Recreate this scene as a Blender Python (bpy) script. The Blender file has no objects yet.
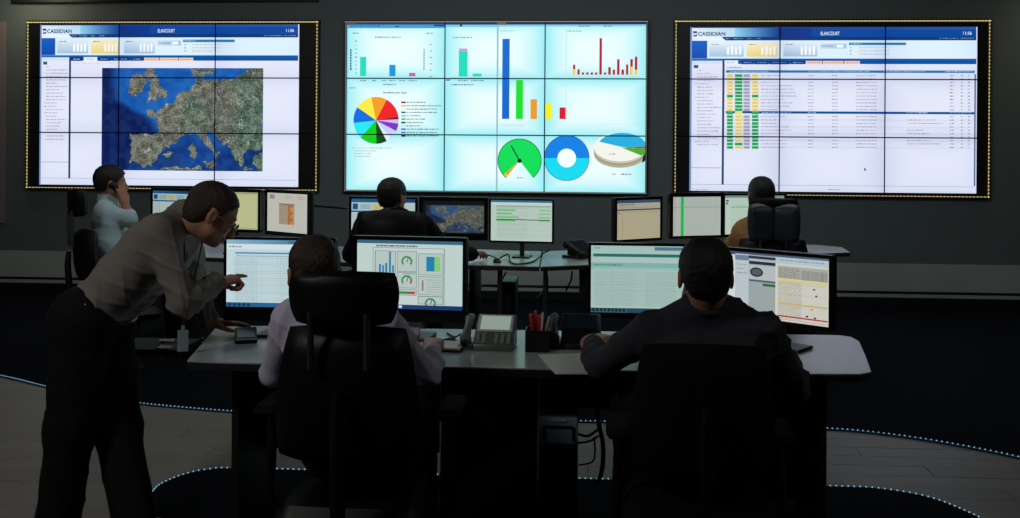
import bpy, bmesh, math, random
import numpy as np
from mathutils import Vector, Matrix
random.seed(7); RNG = np.random.default_rng(7)
C = bpy.context.scene.collection
SC = bpy.context.scene

# ------------------------------------------------------------------ camera, world, lights
F_PX, YAW, ROLL, YH, CAM_H, WALL_Y = 1000.0, 0.0695, 0.0070, 145.85, 1.58, 10.179
cam_data = bpy.data.cameras.new('camera')
cam_data.sensor_width = 36.0
cam_data.lens = 36.0 * F_PX / 1020.0
cam_data.shift_y = -(259.0 - YH) / 1020.0
cam_data.clip_start = 0.05
cam = bpy.data.objects.new('camera', cam_data); C.objects.link(cam)
fw = Vector((-math.sin(YAW), math.cos(YAW), 0)); rt = Vector((math.cos(YAW), math.sin(YAW), 0)); up = Vector((0, 0, 1))
rt2 = rt * math.cos(ROLL) + up * math.sin(ROLL)
up2 = up * math.cos(ROLL) - rt * math.sin(ROLL)
M = Matrix((rt2, up2, -fw)).transposed().to_4x4(); M.translation = (0, 0, CAM_H)
cam.matrix_world = M
SC.camera = cam

world = bpy.data.worlds.new('world'); SC.world = world; world.use_nodes = True
world.node_tree.nodes['Background'].inputs[0].default_value = (0.5, 0.6, 0.7, 1)
world.node_tree.nodes['Background'].inputs[1].default_value = 0.004
SC.view_settings.view_transform = 'Standard'
SC.view_settings.look = 'None'
SC.view_settings.gamma = 1.0
SC.view_settings.use_curve_mapping = False
SC.view_settings.exposure = 0.0
SC.cycles.use_denoising = True
SC.cycles.max_bounces = 6
SC.cycles.sample_clamp_indirect = 2.0

def area_light(name, loc, size, size_y, power, color, aim):
    l = bpy.data.lights.new(name, 'AREA'); l.shape = 'RECTANGLE'; l.size = size; l.size_y = size_y
    l.energy = power; l.color = color
    o = bpy.data.objects.new(name, l); C.objects.link(o); o.location = loc
    o.rotation_euler = (Vector(aim) - Vector(loc)).to_track_quat('-Z', 'Y').to_euler()
    return o
area_light('ceiling_light_front_left', (-2.8, 1.4, 3.2), 0.6, 0.6, 32.0, (1.0, 0.97, 0.93), (-1.6, 3.8, 0.8))
area_light('ceiling_light_row', (-0.3, 6.6, 3.25), 6.0, 0.4, 42.0, (0.92, 1.0, 1.0), (-0.3, 9.0, 0.0))
area_light('fill_light_right', (2.8, 2.6, 3.2), 0.6, 0.6, 8.0, (1.0, 0.97, 0.9), (1.9, 4.6, 0.0))  # unseen fill, added to brighten the charcoal shirt from the right
area_light('ceiling_spot_right', (5.0, 9.7, 3.22), 0.3, 0.3, 3.5, (1.0, 0.86, 0.55), (5.2, 10.2, 1.8))
area_light('ceiling_spot_left', (-5.7, 9.7, 3.22), 0.3, 0.3, 3.5, (1.0, 0.88, 0.6), (-5.8, 10.2, 1.8))
area_light('ceiling_light_left', (-3.6, 5.4, 3.2), 0.6, 0.6, 5.0, (1.0, 0.93, 0.82), (-3.4, 6.4, 0.0))

# ------------------------------------------------------------------ pixel of the photograph -> point in the room
def ray(px, py):
    a, b = px - 510.0, YH - py
    c, s = math.cos(ROLL), math.sin(ROLL)
    return fw + rt * ((a * c - b * s) / F_PX) + up * ((a * s + b * c) / F_PX)
def U(px, py, Y):
    d = ray(px, py); return Vector((0, 0, CAM_H)) + d * (Y / d.y)
def G(px, py, z=0.0):
    d = ray(px, py); return Vector((0, 0, CAM_H)) + d * ((z - CAM_H) / d.z)

# ------------------------------------------------------------------ materials
def srgb(r, g, b):
    def f(v):
        v /= 255.0
        return v / 12.92 if v <= 0.04045 else ((v + 0.055) / 1.055) ** 2.4
    return (f(r), f(g), f(b), 1.0)
def mat(name, col, rough=0.5, metal=0.0, var=0.0, scale=20.0, bump=0.0, bscale=60.0, stretch=(1, 1, 1), emit=None, es=0.0, spec=0.5, trans=0.0):
    m = bpy.data.materials.new(name); m.use_nodes = True
    nt = m.node_tree; n = nt.nodes; b = n['Principled BSDF']
    b.inputs['Base Color'].default_value = col if len(col) == 4 else (*col, 1)
    b.inputs['Roughness'].default_value = rough; b.inputs['Metallic'].default_value = metal
    b.inputs['Specular IOR Level'].default_value = spec
    b.inputs['Transmission Weight'].default_value = trans
    tc = n.new('ShaderNodeTexCoord'); mp = n.new('ShaderNodeMapping'); mp.inputs['Scale'].default_value = stretch
    nt.links.new(tc.outputs['Object'], mp.inputs['Vector'])
    if var:
        nz = n.new('ShaderNodeTexNoise'); nz.inputs['Scale'].default_value = scale; nz.inputs['Detail'].default_value = 4
        nt.links.new(mp.outputs[0], nz.inputs['Vector'])
        mx = n.new('ShaderNodeMix'); mx.data_type = 'RGBA'
        lo = tuple(max(0, c * (1 - var)) for c in col[:3]) + (1,); hi = tuple(min(1, c * (1 + var)) for c in col[:3]) + (1,)
        mx.inputs[6].default_value = lo; mx.inputs[7].default_value = hi
        nt.links.new(nz.outputs['Fac'], mx.inputs[0]); nt.links.new(mx.outputs[2], b.inputs['Base Color'])
    if bump:
        nb = n.new('ShaderNodeTexNoise'); nb.inputs['Scale'].default_value = bscale; nb.inputs['Detail'].default_value = 3
        nt.links.new(mp.outputs[0], nb.inputs['Vector'])
        bp = n.new('ShaderNodeBump'); bp.inputs['Strength'].default_value = bump; bp.inputs['Distance'].default_value = 0.01
        nt.links.new(nb.outputs['Fac'], bp.inputs['Height']); nt.links.new(bp.outputs[0], b.inputs['Normal'])
    if emit:
        b.inputs['Emission Color'].default_value = emit if len(emit) == 4 else (*emit, 1); b.inputs['Emission Strength'].default_value = es
    return m
MT = dict(
    wall=mat('painted_wall', srgb(108, 120, 122), 0.7, var=0.06, scale=3, bump=0.05, bscale=250),
    wallside=mat('painted_side_wall', srgb(90, 92, 88), 0.8, var=0.05, scale=2),
    ceil=mat('ceiling_paint', srgb(80, 80, 78), 0.9, var=0.05, scale=2),
    band=mat('pale_skirting_paint', srgb(190, 198, 194), 0.35, var=0.05, scale=4),
    darkbase=mat('dark_baseboard', srgb(22, 24, 26), 0.5, var=0.1, scale=8),
    floorbase=mat('floor_joint', srgb(84, 80, 74), 0.8, var=0.1),
    carpet=mat('navy_carpet', srgb(7, 10, 22), 0.95, var=0.35, scale=120, bump=0.5, bscale=300, spec=0.1),
    desk=mat('pale_desk_laminate', srgb(168, 174, 171), 0.27, var=0.05, scale=6, stretch=(1, 8, 1)),
    deskedge=mat('dark_desk_edge', srgb(34, 34, 35), 0.45, var=0.1),
    darkpanel=mat('dark_desk_panel', srgb(26, 27, 29), 0.5, var=0.15, scale=5),
    navypanel=mat('navy_desk_panel', srgb(20, 26, 44), 0.55, var=0.1, scale=5),
    brownpanel=mat('dark_brown_cabinet', srgb(52, 47, 43), 0.5, var=0.12, scale=4, stretch=(1, 1, 6)),
    steel=mat('grey_steel', srgb(120, 122, 124), 0.3, metal=0.9, var=0.05),
    chrome=mat('chrome', srgb(210, 212, 214), 0.15, metal=1.0, var=0.02),
    black=mat('black_plastic', srgb(14, 14, 15), 0.4, var=0.15, scale=30),
    gloss=mat('glossy_black_bezel', srgb(8, 8, 9), 0.22, var=0.1, scale=15),
    rubber=mat('black_rubber', srgb(12, 12, 12), 0.7, var=0.1),
    leather=mat('black_leather', srgb(7, 7, 8), 0.48, var=0.2, scale=14, bump=0.12, bscale=18, spec=0.3),
    chairfab=mat('black_chair_fabric', srgb(12, 12, 13), 0.9, var=0.2, scale=200, bump=0.2, bscale=400, spec=0.2),
    sheen=mat('sheen_tinted_leather', srgb(58, 66, 74), 0.34, var=0.25, scale=10, bump=0.35, bscale=9),  # black headrest leather with its lit sheen painted in as grey
    paper=mat('white_paper', srgb(225, 226, 224), 0.7, var=0.02),
    white=mat('white_plastic', srgb(205, 206, 204), 0.4, var=0.03),
    greyphone=mat('grey_green_phone_plastic', srgb(96, 105, 100), 0.32, var=0.06),
    keygrey=mat('pale_key_plastic', srgb(150, 156, 150), 0.4, var=0.05),
    silver=mat('silver_plastic', srgb(222, 226, 222), 0.3, metal=0.2, var=0.04),
    red=mat('red_pen_plastic', srgb(190, 40, 30), 0.35, var=0.05),
    beige=mat('beige_pen_plastic', srgb(190, 165, 130), 0.4, var=0.05),
    bluegrey=mat('blue_grey_plastic', srgb(150, 172, 198), 0.45, var=0.06),
    clear=mat('cloudy_plastic', srgb(170, 185, 195), 0.25, var=0.05, trans=0.35),
    skin=mat('skin', srgb(172, 122, 98), 0.5, var=0.1, scale=30),
    haird=mat('dark_hair', srgb(20, 15, 13), 0.55, var=0.4, scale=60, bump=0.5, bscale=140, stretch=(3, 3, 1)),
    hairb=mat('brown_hair', srgb(52, 38, 28), 0.55, var=0.4, scale=60, bump=0.5, bscale=140, stretch=(3, 3, 1)),
    shirtgrey=mat('grey_shirt_cloth', srgb(128, 122, 116), 0.85, var=0.06, scale=40, bump=0.35, bscale=9, spec=0.2),
    shirtlilac=mat('lilac_shirt_cloth', srgb(205, 199, 222), 0.85, var=0.05, scale=40, bump=0.35, bscale=10, spec=0.2),
    shirtblue=mat('pale_blue_shirt_cloth', srgb(180, 205, 215), 0.85, var=0.05, scale=40, bump=0.3, bscale=10, spec=0.2),
    shirtdark=mat('charcoal_shirt_cloth', srgb(60, 62, 70), 0.85, var=0.12, scale=40, bump=0.4, bscale=9, spec=0.2),
    suit=mat('black_suit_cloth', srgb(14, 14, 16), 0.85, var=0.1, scale=60, bump=0.3, bscale=10, spec=0.2),
    tan=mat('tan_knit_cloth', srgb(176, 132, 84), 0.9, var=0.1, scale=60, bump=0.3, bscale=40, spec=0.2),
    trouser=mat('dark_trouser_cloth', srgb(20, 19, 21), 0.85, var=0.12, scale=50, bump=0.35, bscale=9, spec=0.2),
    shoe=mat('black_shoe_leather', srgb(10, 10, 10), 0.3, var=0.1),
    eye=mat('eye_white', srgb(210, 205, 200), 0.2, var=0.02),
    lens=mat('eyeglass_lens', srgb(150, 165, 175), 0.08, var=0.02, spec=0.9),
    ledyel=mat('yellow_led_strip', (0.1, 0.09, 0.03), 0.4, emit=srgb(225, 205, 120), es=0.32, var=0.02),
    leddot=mat('warm_led_dot', (0.3, 0.28, 0.15), 0.4, emit=srgb(246, 222, 140), es=0.72, var=0.02),
    ledwhite=mat('pale_led_strip', (0.1, 0.1, 0.08), 0.4, emit=srgb(215, 205, 190), es=0.28, var=0.02),
    ledcyan=mat('cyan_led_dot', (0.2, 0.3, 0.35), 0.4, emit=srgb(150, 215, 240), es=0.7, var=0.02),
    ledrope=mat('blue_led_rope', srgb(40, 60, 75), 0.4, emit=srgb(30, 80, 120), es=0.12, var=0.02),
    pinkboard=mat('pale_pink_board', srgb(150, 138, 142), 0.6, var=0.03, scale=3),
)
for k in ('leddot', 'ledcyan', 'ledrope', 'ledyel', 'ledwhite'):
    MT[k].cycles.emission_sampling = 'NONE'
# plank material: oak-grey laminate, each plank a little different
def plank_mat():
    m = mat('grey_oak_plank', srgb(128, 124, 116), 0.5, var=0.14, scale=9, stretch=(0.6, 9, 1), bump=0.06, bscale=30)
    nt = m.node_tree; b = nt.nodes['Principled BSDF']
    src = b.inputs['Base Color'].links[0].from_socket
    oi = nt.nodes.new('ShaderNodeObjectInfo'); mr = nt.nodes.new('ShaderNodeMapRange')
    mr.inputs[3].default_value = 0.92; mr.inputs[4].default_value = 1.06
    nt.links.new(oi.outputs['Random'], mr.inputs[0])
    hs = nt.nodes.new('ShaderNodeHueSaturation'); nt.links.new(mr.outputs[0], hs.inputs['Value'])
    nt.links.new(src, hs.inputs['Color']); nt.links.new(hs.outputs[0], b.inputs['Base Color'])
    return m
MT['plank'] = plank_mat()

# ------------------------------------------------------------------ object helpers
def thing(name, label, cat, loc=(0, 0, 0), rz=0.0, group=None):
    o = bpy.data.objects.new(name, None); C.objects.link(o); o.empty_display_size = 0.1
    o.location = loc; o.rotation_euler = (0, 0, rz)
    return tag(o, label, cat, group)
def tag(o, label, cat, group=None):
    o['label'] = label; o['category'] = cat
    if group: o['group'] = group
    return o
def link_mesh(name, me, material, parent=None, label=None):
    o = bpy.data.objects.new(name, me); C.objects.link(o)
    if material is not None and not me.materials: me.materials.append(material)
    if parent is not None: o.parent = parent
    if label: o['label'] = label
    return o
class MB:
    """collects shapes into one bmesh"""
    def __init__(s, X=None): s.bm = bmesh.new(); s.X = X or Matrix.Identity(4)
    def _add(s, bm2, X=None):
        me = bpy.data.meshes.new('tmp'); bm2.to_mesh(me); bm2.free()
        me.transform(s.X @ (X or Matrix.Identity(4))); s.bm.from_mesh(me); bpy.data.meshes.remove(me); return s
    def box(s, c, size, bev=0.0, seg=2, rz=0.0, R=None):
        b = bmesh.new(); bmesh.ops.create_cube(b, size=1.0)
        for v in b.verts: v.co = Vector((v.co.x * size[0], v.co.y * size[1], v.co.z * size[2]))
        if bev > 0: bmesh.ops.bevel(b, geom=list(b.edges), offset=min(bev, min(size) * 0.49), segments=seg, profile=0.5, affect='EDGES')
        X = Matrix.Translation(c) @ (R.to_4x4() if R is not None else Matrix.Rotation(rz, 4, 'Z'))
        return s._add(b, X)
    def tube(s, pts, r, seg=8, caps=True):
        pts = [Vector(p) for p in pts]; n = len(pts); rs = r if isinstance(r, (list, tuple)) else [r] * n
        b = bmesh.new(); rings = []; ref = None
        for i, p in enumerate(pts):
            d = (pts[min(i + 1, n - 1)] - pts[max(i - 1, 0)]).normalized()
            if ref is None:
                ref = d.orthogonal().normalized()
            ref = (ref - d * ref.dot(d)); ref = ref.normalized() if ref.length > 1e-6 else d.orthogonal().normalized()
            w = d.cross(ref)
            rings.append([b.verts.new(p + (ref * math.cos(2 * math.pi * k / seg) + w * math.sin(2 * math.pi * k / seg)) * rs[i]) for k in range(seg)])
        for a, c in zip(rings, rings[1:]):
            for k in range(seg): b.faces.new((a[k], a[(k + 1) % seg], c[(k + 1) % seg], c[k]))
        if caps: b.faces.new(rings[0][::-1]); b.faces.new(rings[-1])
        bmesh.ops.recalc_face_normals(b, faces=b.faces)
        return s._add(b)
    def lathe(s, prof, c=(0, 0, 0), seg=20, X=None):
        b = bmesh.new(); rings = []
        for r, z in prof: rings.append([b.verts.new((r * math.cos(2 * math.pi * k / seg), r * math.sin(2 * math.pi * k / seg), z)) for k in range(seg)])
        for a, d in zip(rings, rings[1:]):
            for k in range(seg): b.faces.new((a[k], a[(k + 1) % seg], d[(k + 1) % seg], d[k]))
        b.faces.new(rings[0][::-1]); b.faces.new(rings[-1])
        bmesh.ops.recalc_face_normals(b, faces=b.faces)
        return s._add(b, Matrix.Translation(c) @ (X or Matrix.Identity(4)))
    def prism(s, poly, z0, z1, bev=0.0):
        b = bmesh.new(); vs = [b.verts.new((p[0], p[1], z0)) for p in poly]; f = b.faces.new(vs)
        r = bmesh.ops.extrude_face_region(b, geom=[f])
        for v in r['geom']:
            if isinstance(v, bmesh.types.BMVert): v.co.z = z1
        bmesh.ops.recalc_face_normals(b, faces=b.faces)
        if bev: bmesh.ops.bevel(b, geom=[e for e in b.edges if abs(e.verts[0].co.z - e.verts[1].co.z) < 1e-6], offset=bev, segments=2, profile=0.5, affect='EDGES')
        return s._add(b)
    def cushion(s, w, h, t, curve=0.0, rnd=0.35, taper=0.0, nu=14, nv=14, X=None, bow=0.0, p=8):
        """a soft upholstered slab in the local XZ plane, thickness along Y"""
        b = bmesh.new()
        def pt(u, v, side):
            uu = u * ((1 - rnd) + rnd * math.sqrt(max(0, 1 - v * v / 2))); vv = v * ((1 - rnd) + rnd * math.sqrt(max(0, 1 - u * u / 2)))
            e = max(abs(u), abs(v)); th = t * 0.5 * (max(0.0, 1 - e ** p)) ** 0.5
            return Vector((uu * w / 2 * (1 - taper * v), curve * u * u + bow * v * v + side * th, vv * h / 2))
        g = {}
        for side in (-1, 1):
            for i in range(nu + 1):
                for j in range(nv + 1):
                    edge = i in (0, nu) or j in (0, nv)
                    key = (i, j, 0 if edge else side)
                    if key not in g: g[key] = b.verts.new(pt(2 * i / nu - 1, 2 * j / nv - 1, 0 if edge else side))
        def gk(i, j, side): return g[(i, j, 0 if (i in (0, nu) or j in (0, nv)) else side)]
        for side in (-1, 1):
            for i in range(nu):
                for j in range(nv):
                    q = [gk(i, j, side), gk(i + 1, j, side), gk(i + 1, j + 1, side), gk(i, j + 1, side)]
                    if side > 0: q = q[::-1]
                    try: b.faces.new(q)
                    except ValueError: pass
        bmesh.ops.recalc_face_normals(b, faces=b.faces)
        return s._add(b, X)
    def build(s, name, material, parent=None, smooth=False, label=None):
        me = bpy.data.meshes.new(name); s.bm.to_mesh(me); s.bm.free()
        if smooth:
            me.polygons.foreach_set('use_smooth', [True] * len(me.polygons))
            try: me.set_sharp_from_angle(angle=0.7)
            except Exception: pass
        return link_mesh(name, me, MT[material] if isinstance(material, str) else material, parent, label)
def struct(o): o['kind'] = 'structure'; return o
def TR(loc=(0, 0, 0), rx=0.0, ry=0.0, rz=0.0):
    return Matrix.Translation(loc) @ Matrix.Rotation(rz, 4, 'Z') @ Matrix.Rotation(ry, 4, 'Y') @ Matrix.Rotation(rx, 4, 'X')
def smooth_curve(pts, per=10, closed=False):
    P = [Vector(p) for p in pts]; out = []
    n = len(P)
    for i in range(n - 1):
        p0, p1, p2, p3 = P[max(i - 1, 0)], P[i], P[i + 1], P[min(i + 2, n - 1)]
        for k in range(per):
            t = k / per
            out.append(0.5 * ((2 * p1) + (p2 - p0) * t + (2 * p0 - 5 * p1 + 4 * p2 - p3) * t * t + (3 * p1 - p0 - 3 * p2 + p3) * t ** 3))
    out.append(P[-1]); return out

# ------------------------------------------------------------------ drawn pictures for the displays
class Canvas:
    """a picture painted with rectangles, polygons and lettering; quad = corners TL TR BR BL in photo pixels"""
    def __init__(s, w, h, quad, bg):
        s.w, s.h = w, h; s.a = np.empty((h, w, 3), np.float32); s.a[:] = np.array(bg, np.float32) / 255
        src = np.array(quad, float); dst = np.array([(0, 0), (w, 0), (w, h), (0, h)], float)
        A = []; B = []
        for (x, y), (u, v) in zip(src, dst):
            A.append([x, y, 1, 0, 0, 0, -u * x, -u * y]); B.append(u); A.append([0, 0, 0, x, y, 1, -v * x, -v * y]); B.append(v)
        hh = np.linalg.solve(np.array(A), np.array(B)); s.H = np.append(hh, 1).reshape(3, 3)
    def m(s, x, y):
        q = s.H @ np.array([x, y, 1.0]); return q[0] / q[2], q[1] / q[2]
    def rect(s, x0, y0, x1, y1, c, c2=None, vert=False, alpha=1.0):
        a0, b0 = s.m(x0, y0); a1, b1 = s.m(x1, y1)
        i0, i1 = int(max(0, round(a0))), int(min(s.w, max(round(a1), round(a0) + 1))); j0, j1 = int(max(0, round(b0))), int(min(s.h, max(round(b1), round(b0) + 1)))
        if i1 <= i0 or j1 <= j0: return
        c = np.array(c, np.float32) / 255
        if c2 is not None:
            c2 = np.array(c2, np.float32) / 255
            if vert: t = np.linspace(0, 1, j1 - j0, dtype=np.float32)[:, None, None]
            else: t = np.linspace(0, 1, i1 - i0, dtype=np.float32)[None, :, None]
            c = c * (1 - t) + c2 * t
        s.a[j0:j1, i0:i1] = s.a[j0:j1, i0:i1] * (1 - alpha) + c * alpha
    def poly(s, pts, c, mapped=True, alpha=1.0):
        P = np.array([s.m(*p) if mapped else p for p in pts]); x0, y0 = np.floor(P.min(0)).astype(int); x1, y1 = np.ceil(P.max(0)).astype(int) + 1
        x0, y0 = max(x0, 0), max(y0, 0); x1, y1 = min(x1, s.w), min(y1, s.h)
        if x1 <= x0 or y1 <= y0: return None
        X, Y = np.meshgrid(np.arange(x0, x1) + .5, np.arange(y0, y1) + .5)
        ins = np.zeros(X.shape, bool); n = len(P)
        for i in range(n):
            (xa, ya), (xb, yb) = P[i], P[(i + 1) % n]
            if ya == yb: continue
            ins ^= ((ya > Y) != (yb > Y)) & (X < (xb - xa) * (Y - ya) / (yb - ya) + xa)
        if c is not None:
            sub = s.a[y0:y1, x0:x1]; sub[ins] = sub[ins] * (1 - alpha) + np.array(c, np.float32) / 255 * alpha
        return (x0, y0, x1, y1, ins)
    def wedge(s, cx, cy, rx, ry, a0, a1, c, r_in=0.0):
        n = max(3, int(abs(a1 - a0) / 4)); A = [math.radians(a0 + (a1 - a0) * i / n) for i in range(n + 1)]
        pts = [(cx + rx * math.cos(a), cy - ry * math.sin(a)) for a in A]
        pts += [(cx + rx * r_in * math.cos(a), cy - ry * r_in * math.sin(a)) for a in A[::-1]] if r_in else [(cx, cy)]
        s.poly(pts, c)
    def line(s, x0, y0, x1, y1, w, c):
        d = math.hypot(x1 - x0, y1 - y0) or 1; nx, ny = -(y1 - y0) / d * w / 2, (x1 - x0) / d * w / 2
        s.poly([(x0 + nx, y0 + ny), (x1 + nx, y1 + ny), (x1 - nx, y1 - ny), (x0 - nx, y0 - ny)], c)
    def dashes(s, x0, x1, y, h, c, alpha=0.75):
        """a line of print too small to read"""
        x = x0
        while x < x1:
            l = random.uniform(1.2, 4.0); s.rect(x, y, min(x + l, x1), y + h, c, alpha=alpha * random.uniform(.6, 1)); x += l + random.uniform(.4, .9)
    def text(s, t, x0, x1, y0, y1, c):
        cu = bpy.data.curves.new('lettering', 'FONT'); cu.body = t; cu.offset = .018; ob = bpy.data.objects.new('lettering', cu); C.objects.link(ob)
        bpy.context.view_layer.update()
        ev = ob.evaluated_get(bpy.context.evaluated_depsgraph_get()); me = ev.to_mesh(); me.calc_loop_triangles()
        V = np.array([v.co[:2] for v in me.vertices]); T = [tuple(t_.vertices) for t_ in me.loop_triangles]
        ev.to_mesh_clear(); bpy.data.objects.remove(ob); bpy.data.curves.remove(cu)
        if not len(V): return
        mn, mx = V.min(0), V.max(0); k = (V - mn) / (mx - mn)
        for t_ in T: s.poly([(x0 + k[i][0] * (x1 - x0), y1 - k[i][1] * (y1 - y0)) for i in t_], c)
    def image(s, name):
        im = bpy.data.images.new(name, s.w, s.h); px = np.ones((s.h, s.w, 4), np.float32); px[..., :3] = np.clip(s.a[::-1], 0, 1)
        im.pixels.foreach_set(px.ravel()); im.pack(); return im
def vnoise(h, w, cell, seed):
    r = np.random.default_rng(seed); gh, gw = int(h / cell) + 3, int(w / cell) + 3; g = r.random((gh, gw)).astype(np.float32)
    y = np.arange(h) / cell; x = np.arange(w) / cell; yi = y.astype(int); xi = x.astype(int); fy = (y - yi)[:, None]; fx = (x - xi)[None]
    fy = fy * fy * (3 - 2 * fy); fx = fx * fx * (3 - 2 * fx)
    a = g[yi][:, xi]; b = g[yi][:, xi + 1]; c = g[yi + 1][:, xi]; d = g[yi + 1][:, xi + 1]
    return (a * (1 - fx) + b * fx) * (1 - fy) + (c * (1 - fx) + d * fx) * fy
def screen_mat(name, im, strength=1.0):
    m = bpy.data.materials.new(name); m.use_nodes = True; nt = m.node_tree; b = nt.nodes['Principled BSDF']
    b.inputs['Base Color'].default_value = (0.01, 0.01, 0.011, 1); b.inputs['Roughness'].default_value = 0.35
    b.inputs['Specular IOR Level'].default_value = 0.2
    t = nt.nodes.new('ShaderNodeTexImage'); t.image = im; t.extension = 'EXTEND'
    nt.links.new(t.outputs[0], b.inputs['Emission Color']); b.inputs['Emission Strength'].default_value = strength
    return m

LAND = [
 [(330,215),(338,196),(352,188),(366,195),(373,214),(366,236),(352,246),(338,248),(328,236)],
 [(372,186),(384,177),(402,177),(396,192),(408,208),(415,228),(432,240),(426,254),(402,259),(388,263),(372,268),(388,250),(376,240),(388,228),(384,212),(376,200)],
 [(494,175),(552,175),(548,190),(530,193),(528,203),(512,200),(498,190)],
 [(680,175),(640,175),(618,190),(602,200),(575,203),(553,207),(530,206),(506,204),(498,222),(482,236),(464,242),(452,262),(430,274),(412,280),(404,287),(376,288),(384,300),(402,308),(408,326),(407,340),(396,347),(368,349),(344,352),(334,360),(340,378),(334,404),(338,420),(350,428),(366,436),(392,430),(408,418),(414,402),(424,386),(440,376),(456,366),(468,352),(490,346),(508,346),(520,362),(538,382),(552,398),(560,414),(570,404),(556,384),(540,366),(532,350),(540,340),(556,350),(576,368),(592,386),(604,404),(612,424),(628,430),(636,416),(628,398),(642,388),(662,392),(680,388)],
 [(488,382),(500,374),(506,392),(502,408),(490,406)], [(526,424),(556,420),(552,436),(534,434)],
 [(652,412),(664,400),(680,398),(680,445),(668,440),(656,428)], [(400,446),(430,438),(480,436),(520,434),(530,446)],
 [(422,400),(438,394),(446,402),(432,410)], [(628,440),(640,434),(652,440),(640,445)],
]
def draw_map(cv, x0, y0, x1, y1):
    """satellite view of western Europe in the rectangle x0..y1 (photo pixels)"""
    a0, b0 = [int(round(v)) for v in cv.m(x0, y0)]; a1, b1 = [int(round(v)) for v in cv.m(x1, y1)]
    h, w = b1 - b0, a1 - a0
    if h < 4 or w < 4: return
    n1, n2, n3 = vnoise(h, w, w / 9, 1), vnoise(h, w, w / 30, 2), vnoise(h, w, max(2.0, w / 160), 3)
    X = np.linspace(0, 1, w)[None]; Y = np.linspace(0, 1, h)[:, None]
    deep = np.clip((np.interp(Y, (0, .3, .42, .5, .62, 1), (.10, .11, .24, .32, .38, .2)) - X + (n2 - .5) * .05) * 16, 0, 1); deep = np.maximum(deep, np.clip((Y - .58) * 4, 0, .75) * (n1 * .8 + .3))
    sea = np.stack([18 + 20 * n2 - 12 * deep, 82 + 26 * n2 - 58 * deep, 168 + 20 * n2 - 84 * deep], -1)
    sub = sea.astype(np.float32) / 255
    wob = (vnoise(h, w, w / 45, 5) - .5) * w * .03, (vnoise(h, w, w / 45, 6) - .5) * w * .03
    mask = np.zeros((h, w), bool); PX = np.arange(w)[None] + wob[0]; PY = np.arange(h)[:, None] + wob[1]
    for L in LAND:
        P = [((x - 262) / 416 * w, (y - 175) / 270 * h) for x, y in L]
        for i in range(len(P)):
            (xa, ya), (xb, yb) = P[i], P[(i + 1) % len(P)]
            if ya == yb: continue
            mask ^= ((ya > PY) != (yb > PY)) & (PX < (xb - xa) * (PY - ya) / (yb - ya) + xa)
    t = n3 * .5 + n2 * .45 + vnoise(h, w, max(1.5, w / 320), 8) * .35 - .22; g = np.clip((X - .45) * 1.2 + (n1 - .5) * 1.2, 0, 1)
    land = np.stack([58 + 112 * t - 22 * g, 62 + 108 * t + 1 * g, 52 + 104 * t - 5 * g], -1).astype(np.float32) / 255
    rid = np.abs(vnoise(h, w, w / 22, 9) - .5) + .25 * np.abs(n3 - .5); land[rid < .045] = np.array((176, 174, 170), np.float32) / 255
    sub[mask] = land[mask]
    cv.a[b0:b1, a0:a1] = sub[:cv.h - b0, :cv.w - a0]

QL = [(28.6, 22.7), (317.1, 22.2), (315.9, 190.0), (27.4, 187.0)]
QM = [(346.3, 22.2), (646.8, 21.7), (645.6, 193.3), (345.2, 190.3)]
QR = [(676.4, 21.6), (989.1, 21.1), (987.9, 196.8), (675.1, 193.6)]

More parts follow.
